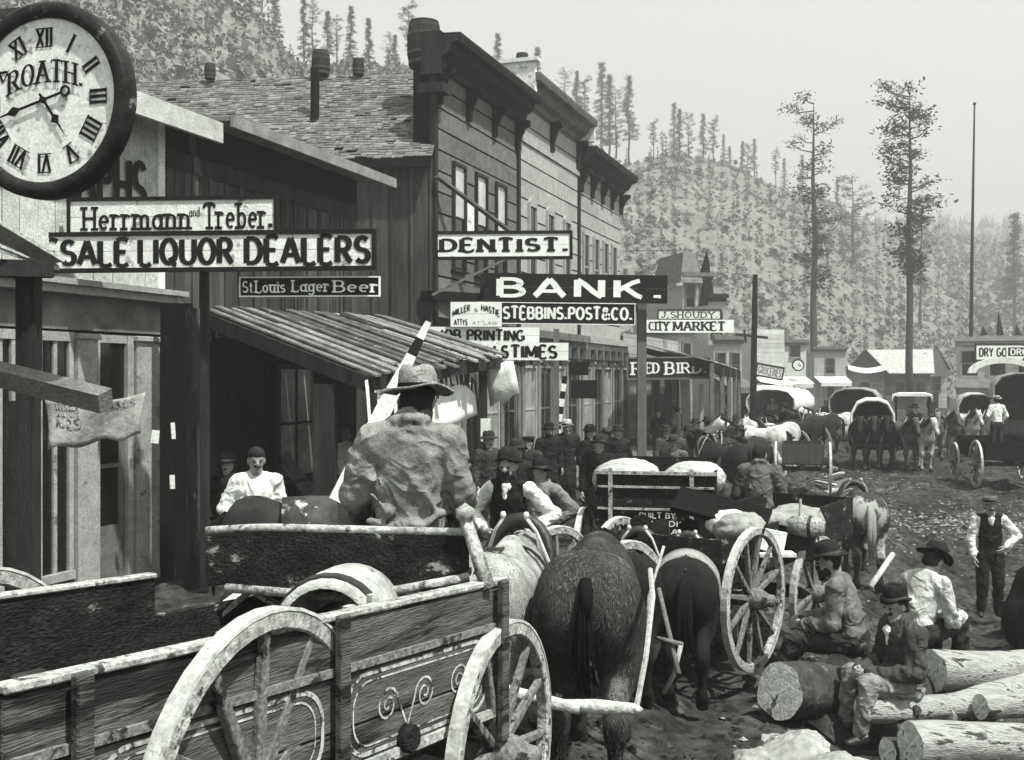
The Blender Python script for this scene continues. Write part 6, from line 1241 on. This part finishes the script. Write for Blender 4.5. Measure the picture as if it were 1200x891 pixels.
log(P(1098, 838, 8.75), P(1330, 772, 10.6), .125, 'pale log slanting up to the right across the pile', bark, 5, .16)
log(P(1148, 829, 8.6), P(1330, 826, 8.9), .10, 'thin pale log with a dark sawn end, in the middle of the pile', bark, 6)
log(P(1066, 876, 7.95), P(1330, 874, 8.3), .172, 'long pale log with a bright ragged end, nearest of the pile', bark, 7)
log(P(1040, 884, 8.15), P(1250, 880, 8.7), .10, 'dark thin log tucked low beneath the nearest pale log', bark_dark, 8)
log(P(960, 868, 8.9), P(1200, 850, 9.6), .22, 'dark log at the bottom of the pile, under the clasped-hands man', bark_dark, 9)
log(P(1120, 850, 9.2), P(1340, 838, 9.8), .2, 'dark log hidden in the shade between the pale logs', bark_dark, 10)
def boulder(loc, s, label, seed):
    b = MB(); n, m_ = 40, 24; V = []
    for i in range(m_ + 1):
        th = math.pi * i / m_
        for j in range(n):
            ph = 2 * math.pi * j / n; d = Vector((math.sin(th) * math.cos(ph), math.sin(th) * math.sin(ph), math.cos(th))); k = 1 + .38 * mnoise.noise(d * 1.1 + Vector((seed, 0, 0))) + .16 * mnoise.noise(d * 3 + Vector((seed, 3, 0))) + .08 * mnoise.noise(d * 8 + Vector((seed, 1, 0))); V.append(Vector((d.x * s[0], d.y * s[1], d.z * s[2])) * k)
    b.add(V, [(i * n + j, (i + 1) * n + j, (i + 1) * n + (j + 1) % n, i * n + (j + 1) % n) for i in range(m_) for j in range(n)]); o = b.build('boulder', rock, smooth=True); o.location = loc; o.rotation_euler = (0, 0, seed); tag(o, label, 'rock')
boulder(P(938, 890, 7.5), (.33, .26, .17), 'pale flat-topped boulder at the bottom edge before the logs', 1.0); boulder(P(884, 896, 7.3), (.16, .14, .1), 'small grey boulder left of the flat-topped one', 2.3); boulder(P(905, 868, 8.3), (.10, .09, .05), 'little white stone in the dirt before the sawn log end', 4.1); boulder(P(985, 905, 7.2), (.22, .2, .1), 'low boulder at the bottom edge beside the pile of logs', 5.5)

# three men on the logs
person('bearded man in a wide dark hat on the logs, facing left, arms on knees', P(1000, 762, 9.25), R(68), sit=True, lean=R(16), cols=dict(shirt=.13, trou=.035), beard=True, hat=('felt', .02, .165), hat_tilt=R(-4), h=.011, fold=.009, look=(R(12), R(-8)), seed=4, coat=False, bulk=1.1,
       pose=dict(Rkn=(.13, .44, .10), Lkn=(-.15, .46, .07), Ran=(.12, .60, -.30), Lan=(-.15, .62, -.30), Rwr=(.10, .40, .22), Lwr=(-.08, .42, .20), Rel=(.27, .14, .26), Lel=(-.27, .14, .26)))
person('man in dark jacket and white collar with clasped hands, nearest on the logs', P(1063, 815, 8.75), R(104), sit=True, scale=.95, lean=R(7), cols=dict(shirt=.055, vest=.85, trou=.20), hat=('felt', .014, .125), h=.0105, fold=.009, look=(R(10), R(-8)), seed=13, bulk=1.05, coat=True,
       pose=dict(Rkn=(.16, .42, .17), Lkn=(-.13, .44, .15), Ran=(.16, .46, -.24), Lan=(-.13, .52, -.24), Rwr=(.05, .42, .235), Lwr=(-.05, .40, .21), Rel=(.27, .08, .24), Lel=(-.26, .1, .25)), hands=('grip', 'grip'))
person('young man in a pale shirt and wide dark hat, sitting behind the other two', P(1072, 752, 10.0), R(-58), sit=True, lean=R(22), cols=dict(shirt=.46, trou=.03), hat=('felt', .018, .165), hat_tilt=R(-6), h=.0115, fold=.009, look=(R(0), R(-26)), seed=6,
       pose=dict(Rkn=(.13, .46, .14), Lkn=(-.13, .44, .14), Ran=(.14, .50, -.30), Lan=(-.14, .48, -.30), Rwr=(.12, .50, .20), Lwr=(-.10, .46, .22), Rel=(.27, .18, .22), Lel=(-.26, .18, .24)))
sl = g(6.7, 15.4)
rm = solve(1160, 582, 1.74); person('man in dark vest and white sleeves standing alone, one hand on his hip', rm, R(172), cols=dict(shirt=.72, vest=.012, trou=.018), vest=True, hat=('flat', .10, .14), h=.016, seed=14, fold=.005,
       pose=dict(Lel=(-.40, -.08, 1.17), Lwr=(-.20, .06, 1.02), Rel=(.25, -.02, 1.12), Rwr=(.24, .06, .88)))
bx = MB(); bx.box((0, 0, .22), (.5, .4, .44), rz=R(20)); bx.box((.35, -.1, .16), (.4, .5, .1), rz=R(35), ry=R(-30)); o = bx.build('broken_crate', wood_dark, bevel=.01); q = rm + Vector((.1, -.9, -.03)); o.location = q; tag(o, 'broken dark crate lying at the feet of the standing man', 'crate')
boulder(P(1228, 735, 13.4), (.62, .5, .75), 'big dark heap of earth cut off by the right edge', 7.7); bpy.data.objects[-1] if False else None
for o in COL.objects:
    if o.get('label', '').startswith('big dark heap'): o.name = 'earth_mound'; o['category'] = 'mound'; o.data.materials[0] = mat('dark damp earth', .012, var=.5, scale=5, bump=.8)

# ------------------------------------------------------------------ people along the left side
def stand(label, px, ytop, yaw, h=1.72, hatk=('felt', .02), hh=.02, **k):
    top = 1.74 if hatk and hatk[0] != 'cap' else 1.72; s = h / 1.72
    p = solve(px, ytop, top * s); return person(label, p, R(yaw), hat=hatk, h=hh, scale=s, **k)
hipR = dict(Rel=(.40, -.08, 1.17), Rwr=(.20, .06, 1.02)); hipL = dict(Lel=(-.40, -.08, 1.17), Lwr=(-.20, .06, 1.02)); fold_arms = dict(Rel=(.27, .06, 1.15), Lel=(-.27, .06, 1.15), Rwr=(-.06, .22, 1.18), Lwr=(.06, .20, 1.14))
stand('bearded man in black vest and white sleeves, both hands on hips, before the crowd', 597, 529, 160, h=1.84, cols=dict(shirt=.75, vest=.012, trou=.015), vest=True, beard=True, pose={**hipR, **hipL}, hh=.015, seed=3, hatk=('bowler', .02))
stand('man in a pale jacket half hidden behind the white-sleeved man', 634, 541, 150, h=1.62, cols=dict(shirt=.17, vest=.6, trou=.03), coat=True, hh=.018, seed=21, hatk=('felt', .015), pose=hipL)
stand('tall man in a long dark coat and light grey hat before the bank', 664, 494, 185, cols=dict(shirt=.022, vest=.02, trou=.02), coat=True, skirt=.42, hatk=('felt', .42, .14), hh=.02, seed=31)
stand('man in a black suit and black bowler facing right before the bank', 690, 500, 235, cols=dict(shirt=.014, trou=.014), coat=True, hatk=('bowler', .012), hh=.02, seed=41)
stand('bearded man in black behind the tall grey-hatted man', 643, 498, 200, h=1.66, cols=dict(shirt=.018, trou=.02), coat=True, beard=True, hatk=('felt', .012), hh=.024, seed=51)
stand('man in a soft dark cap among the dark crowd left of the bearded man', 620, 512, 140, h=1.62, cols=dict(shirt=.03, trou=.02), coat=True, hatk=('cap', .02), hh=.024, seed=61)
stand('man with a pale shirt front standing up high behind the lettered wagon', 741, 474, 178, h=1.72, cols=dict(shirt=.62, vest=.012, trou=.012), vest=True, beard=True, hatk=('tall', .01, .12), hh=.022, seed=71, pose=fold_arms)
stand('stooping man in a light coat, turned away at the right end of the crowd', 793, 477, 40, cols=dict(shirt=.20, trou=.04), coat=True, hatk=('felt', .03), hh=.024, seed=81)
stand('man in dark clothes standing left of the stooping man', 772, 480, 160, cols=dict(shirt=.02, trou=.02), coat=True, hatk=('felt', .02), hh=.026, seed=91)
stand('man in a grey jacket half hidden by the right canvas bundle', 790, 512, 150, cols=dict(shirt=.10, trou=.03), coat=True, hatk=('felt', .05), hh=.026, seed=101)
stand('man in a dark coat passing behind the black-suited man', 712, 503, 100, h=1.6, cols=dict(shirt=.03, trou=.02), coat=True, hatk=('felt', .05), hh=.026, seed=111)
stand('man in black with a folded newspaper, deep in the doorway of the bank', 682, 474, 180, cols=dict(shirt=.012, trou=.012), coat=True, hatk=('felt', .012), hh=.028, seed=121)
stand('man in a brown coat leaning by the far end of the porch', 572, 508, 215, h=1.66, cols=dict(shirt=.04, trou=.03), coat=True, hatk=('felt', .03), hh=.026, seed=131)
stand('bareheaded young man in a white shirt standing in the dark porch', 300, 526, 200, h=1.84, hatk=None, cols=dict(shirt=.72, trou=.02), hh=.014, seed=142, pose=dict(Rel=(.30, -.04, 1.14), Rwr=(.14, .16, 1.0)))
stand('shadowy man in dark clothes at the left shoulder of the white-shirted man', 268, 534, 160, h=1.58, hatk=('felt', .012), cols=dict(shirt=.015, trou=.012), hh=.022, seed=151, coat=True)
stand('man in a white shirt under the porch, turned away beyond the square post', 405, 503, 20, hatk=None, cols=dict(shirt=.62, trou=.03, hair=.2), hh=.022, seed=161)
horse('dark saddled horse standing inside the porch beside the white-shirted man', ground_pt(352, 10.2) + Vector((.1, .2, 0)), R(-80), .028, head='mid', leg=.4, scale=.98, harness=False, blanket=mat('worn saddle leather', .05, rough=.5, var=.5, scale=6, spots=(.5, 4, .6)), ears='horse')
for px, yt, yaw, sh, lab in ((606, 518, 160, .02, 'dark man at the left shoulder of the soft-capped man'), (702, 512, 170, .015, 'dark man between the black-suited man and the lettered wagon'), (724, 500, 190, .02, 'dark man standing near the grey sign post'), (780, 500, 210, .06, 'man in a dull coat between the two canvas bundles'), (815, 492, 150, .03, 'dark figure near the porch posts of the far porch'), (829, 490, 20, .12, 'grey-coated figure walking away along the far sidewalk'), (846, 486, 170, .02, 'small dark figure under the far porch eave'), (862, 488, 200, .05, 'dim figure beside the dark pole among the far shops'), (905, 468, 175, .4, 'pale-shirted distant man right of the dark pole'), (868, 500, 100, .015, 'dark figure crossing behind the hatless wagon man'), (806, 500, 200, .10, 'man in a light jacket near the right canvas bundle')):
    stand(lab, px, yt, yaw, cols=dict(shirt=sh, trou=.02), coat=sh < .3, hatk=('felt', .03 if px != 905 else .6), hh=.034, seed=px)

# ------------------------------------------------------------------ traffic farther up the street
def covered(px, ytop, Y, yaw, label, bow=True, toph=2.55, w=1.5, m=None, L=2.6, depth_dark=True):
    p = ground_pt(px, Y); t = thing('covered_wagon', label, 'wagon', p, R(yaw)); zt = EYE - (ytop - HOR) / F * Y - p.z; k = zt / 2.55
    b = MB(); boards_box(b, L, w * .8, .75, 1.25, .04, 1); b.build('box', wood_dark, t)
    b = MB(); prof = [(w / 2 * .86, 1.05), (w / 2 * 1.0, 1.45), (w / 2 * .98, zt - .45), (w / 2 * .72, zt - .12), (w / 2 * .3, zt), (-w / 2 * .3, zt), (-w / 2 * .72, zt - .12), (-w / 2 * .98, zt - .45), (-w / 2, 1.45), (-w / 2 * .86, 1.05)]
    V = []; n = 8
    for i in range(n + 1):
        y = -.25 + (L + .5) * i / n; sag = 1 - .03 * abs(math.sin(i * math.pi / 2))
        for x, z in prof: V.append((x * sag, y, z * (1 - .012 * (i % 2))))
    m_ = len(prof); b.add(V, [(i * m_ + j, (i + 1) * m_ + j, (i + 1) * m_ + j + 1, i * m_ + j + 1) for i in range(n) for j in range(m_ - 1)]); o = b.build('canvas_cover', m or canvas, t, True); s = o.modifiers.new('t', 'SOLIDIFY'); s.thickness = .07
    for s in (-1, 1): wheel(t, (s * w * .5, .4, .5), .5, R(0 if s < 0 else 180), 10, False); wheel(t, (s * w * .5, L - .4, .58), .58, R(0 if s < 0 else 180), 10, False)
    MB().box((0, .4, .5), (w * .95, .1, .1)).build('axle', wood_dark, t); MB().box((0, L - .4, .58), (w * .95, .1, .1)).build('axle', wood_dark, t)
    b = MB(); b.poly([(x * .96, z - .03) for x, z in prof], .04, 'xz', .0); b.build('mouth_shade_panel', mat('canvas darkened as mouth shade', .10, var=.4), t); return t  # added panel closing the cover, shade of the inside put into its colour
covered(1022, 466, 37.0, 162, 'covered wagon with a white bowed canvas and dark mouth, coming down the street', w=1.35)
for i, (dx, gr) in enumerate(((-14, .018), (2, .03), (17, .015))): horse(('left', 'middle', 'right')[i] + ' dark horse of the team pulling the white covered wagon', ground_pt(1021 + dx, 34.0 + .3 * i), R(163), gr, h=.05, head='mid', harness=True)
t = thing('open_buggy', 'open buggy with a flat white canvas top, right of the covered wagon', 'buggy', ground_pt(1069, 36.5), R(160)); zz = EYE - (460 - HOR) / F * 36.5 - t.location.z
b = MB(); boards_box(b, 1.6, .95, .62, 1.0, .04, 1); b.build('box', wood_black, t); b = MB(); b.poly([(-.62, zz - .3), (-.6, zz - .06), (-.4, zz), (.4, zz), (.6, zz - .06), (.62, zz - .3), (.56, zz - .1), (-.56, zz - .1)], 1.7, 'xz', -.05); b.build('canvas_top', canvas, t)
for x in (-.5, .5):
    for y in (.1, 1.5): MB().box((x, y, (zz + .8) / 2), (.05, .05, zz - .9)).build('post', wood_dark, t)
for s in (-1, 1): wheel(t, (s * .62, .3, .5), .5, R(0 if s < 0 else 180), 10, False); wheel(t, (s * .62, 1.35, .55), .55, R(0 if s < 0 else 180), 10, False)
MB().box((0, .3, .5), (1.2, .08, .08)).build('axle', wood_black, t); MB().box((0, 1.35, .55), (1.2, .08, .08)).build('axle', wood_black, t)
horse('dun horse pulling the white-topped buggy', ground_pt(1062, 33.6), R(174), .08, h=.05); horse('white-faced pale horse beside the dun horse of the buggy', ground_pt(1079, 33.4), R(178), .45, h=.05)
person('dark driver holding the reins in the white-topped buggy', ground_pt(1072, 35.0) + Vector((0, 0, 1.05)), R(178), sit=True, cols=dict(shirt=.015, trou=.015), coat=True, hat=('felt', .015), h=.04)
covered(1006, 454, 52, 160, 'grey covered wagon standing behind the white one', w=2.2, L=4, m=canvas_grey); covered(1140, 460, 47, 160, 'broad dirty canvas-topped wagon below the dry goods sign', w=1.5, L=3.2, m=mat('faded canvas', .42, var=.4, scale=2))
covered(925, 455, 55, 150, 'white tilted wagon cover in front of the far white shop', w=2.4, L=3.0); covered(905, 452, 58, 140, 'low whitish wagon cover behind the white horses', w=2.2, L=3); covered(1194, 437, 44, 158, 'large grey striped tent-like wagon cover at the right edge', w=2.2, L=4, m=canvas_grey)
for px, Y, gr, yaw, lab in ((887, 31, .62, 60, 'white horse turned sideways beyond the hatless wagon man'), (908, 33, .5, 120, 'pale horse standing right of the white sideways horse'), (975, 42, .66, 80, 'bright white horse before the small pale house'), (957, 41, .03, 80, 'dark horse hitched beside the bright white horse'), (1098, 38, .16, 160, 'shaggy grey-brown ox-like horse near the buggy'), (1112, 39.5, .10, 172, 'brown horse beside the shaggy one'), (1134, 40, .5, 176, 'pale horse in front of the broad canvas-topped wagon'), (1150, 40.3, .4, 184, 'second pale horse in front of the broad canvas-topped wagon'), (932, 36, .02, 95, 'black horse harnessed to the dark buggy'), (862, 26, .03, 110, 'dark horse standing behind the middle wagon'), (848, 24.5, .02, 30, 'dark horse seen beyond the right canvas bundle')):
    horse(lab, ground_pt(px, Y), R(yaw), gr, h=.05, leg=.8, dark=gr * .6)
def cart(px, Y, yaw, label, w=1.2, L=2.0, r=.62, m=None, cat='cart'):
    t = thing('farm_cart' if cat == 'cart' else 'open_wagon', label, cat, ground_pt(px, Y), R(yaw)); b = MB(); boards_box(b, L, w, r + .15, r + .62, .04, 2); b.build('box', m or wood_dark, t)
    for s in (-1, 1):
        wheel(t, (s * (w / 2 + .16), .35, r), r, R(0 if s < 0 else 180), 12, False)
        if cat != 'cart' or L > 2.2: wheel(t, (s * (w / 2 + .16), L - .3, r * .85), r * .85, R(0 if s < 0 else 180), 12, False)
    b = MB(); b.box((0, .35, r), (w + .3, .1, .1)); b.box((0, L / 2, r + .07), (.12, L, .1)); b.beam((0, L, r), (0, L + 2.0, r - .1), .08, .08); b.build('axle', wood_dark, t); return t
cart(941, 26.5, -14, 'small cart with two tall wheels standing in the rubble of the street', w=.95, L=1.5, r=.66, m=wood_brown); cart(932, 34, 60, 'black open buggy standing among the distant horses', w=1.4, L=2.6, cat='wagon', m=wood_black); cart(965, 38, 75, 'long dark dray below the small pale house', w=1.3, L=3, cat='wagon')
cart(1192, 28.0, -8, 'dark open wagon with spoked wheels cut off by the right edge', w=1.5, L=2.8, r=.62, cat='wagon', m=wood_black)
person('man in white shirt and straw hat standing in the open wagon, seen from behind', ground_pt(1178, 28.6) + Vector((0, .5, .80)), R(10), cols=dict(shirt=.72, trou=.03), hat=('flat', .35, .15), h=.03, seed=5, sit=False, scale=.9, pose=dict(Rel=(.30, -.02, 1.15), Lel=(-.30, -.02, 1.15), Rwr=(.26, .14, .98), Lwr=(-.26, .14, .98)))
person('dark driver sitting up on the black open buggy', ground_pt(925, 34.2) + Vector((0, .6, 1.1)), R(100), sit=True, cols=dict(shirt=.015, trou=.015), coat=True, hat=('felt', .02), h=.045)
for px, yt, gr, lab in ((968, 470, .03, 'tiny dark man beside the bright white horse'), (1092, 462, .02, 'dark man standing behind the shaggy horse'), (1126, 458, .04, 'dark-hatted man at the head of the pale team'), (1110, 455, .3, 'distant man in a light shirt between wagons')):
    stand(lab, px, yt, 170, cols=dict(shirt=gr, trou=.03), coat=gr < .1, hatk=('felt', .03), hh=.05, seed=px)
# rubble bank and dump of planks in mid street
rb = random.Random(8)
for i in range(7):
    p = ground_pt(rb.uniform(955, 1005), rb.uniform(26.5, 30)); b = MB(); a = rb.uniform(0, 3.1); d = Vector((math.cos(a), math.sin(a), rb.uniform(-.05, .15))) * rb.uniform(.5, 1.1); b.beam(p + Vector((0, 0, .1)), p + d + Vector((0, 0, .14)), .14, .05); o = b.build('loose_plank', wood_pale if i % 2 else wood_mid); tag(o, 'broken plank thrown down in the rubble before the covered wagon', 'plank', 'planks thrown down in the street')

# ------------------------------------------------------------------ the air
hz = MB(); hz.span(-420, 620, -12, 660, -3.5, 130); hz = hz.build('haze', bpy.data.materials.new('haze')); hm = hz.data.materials[0]; hm.use_nodes = True; n = hm.node_tree.nodes; n.remove(n['Principled BSDF'])
pv = n.new('ShaderNodeVolumePrincipled'); pv.inputs['Color'].default_value = (.95, .96, .94, 1); pv.inputs['Density'].default_value = HAZE_DENSITY; pv.inputs['Anisotropy'].default_value = .2
hm.node_tree.links.new(pv.outputs[0], n['Material Output'].inputs['Volume']); tag(hz, kind='stuff'); hz.display_type = 'WIRE'
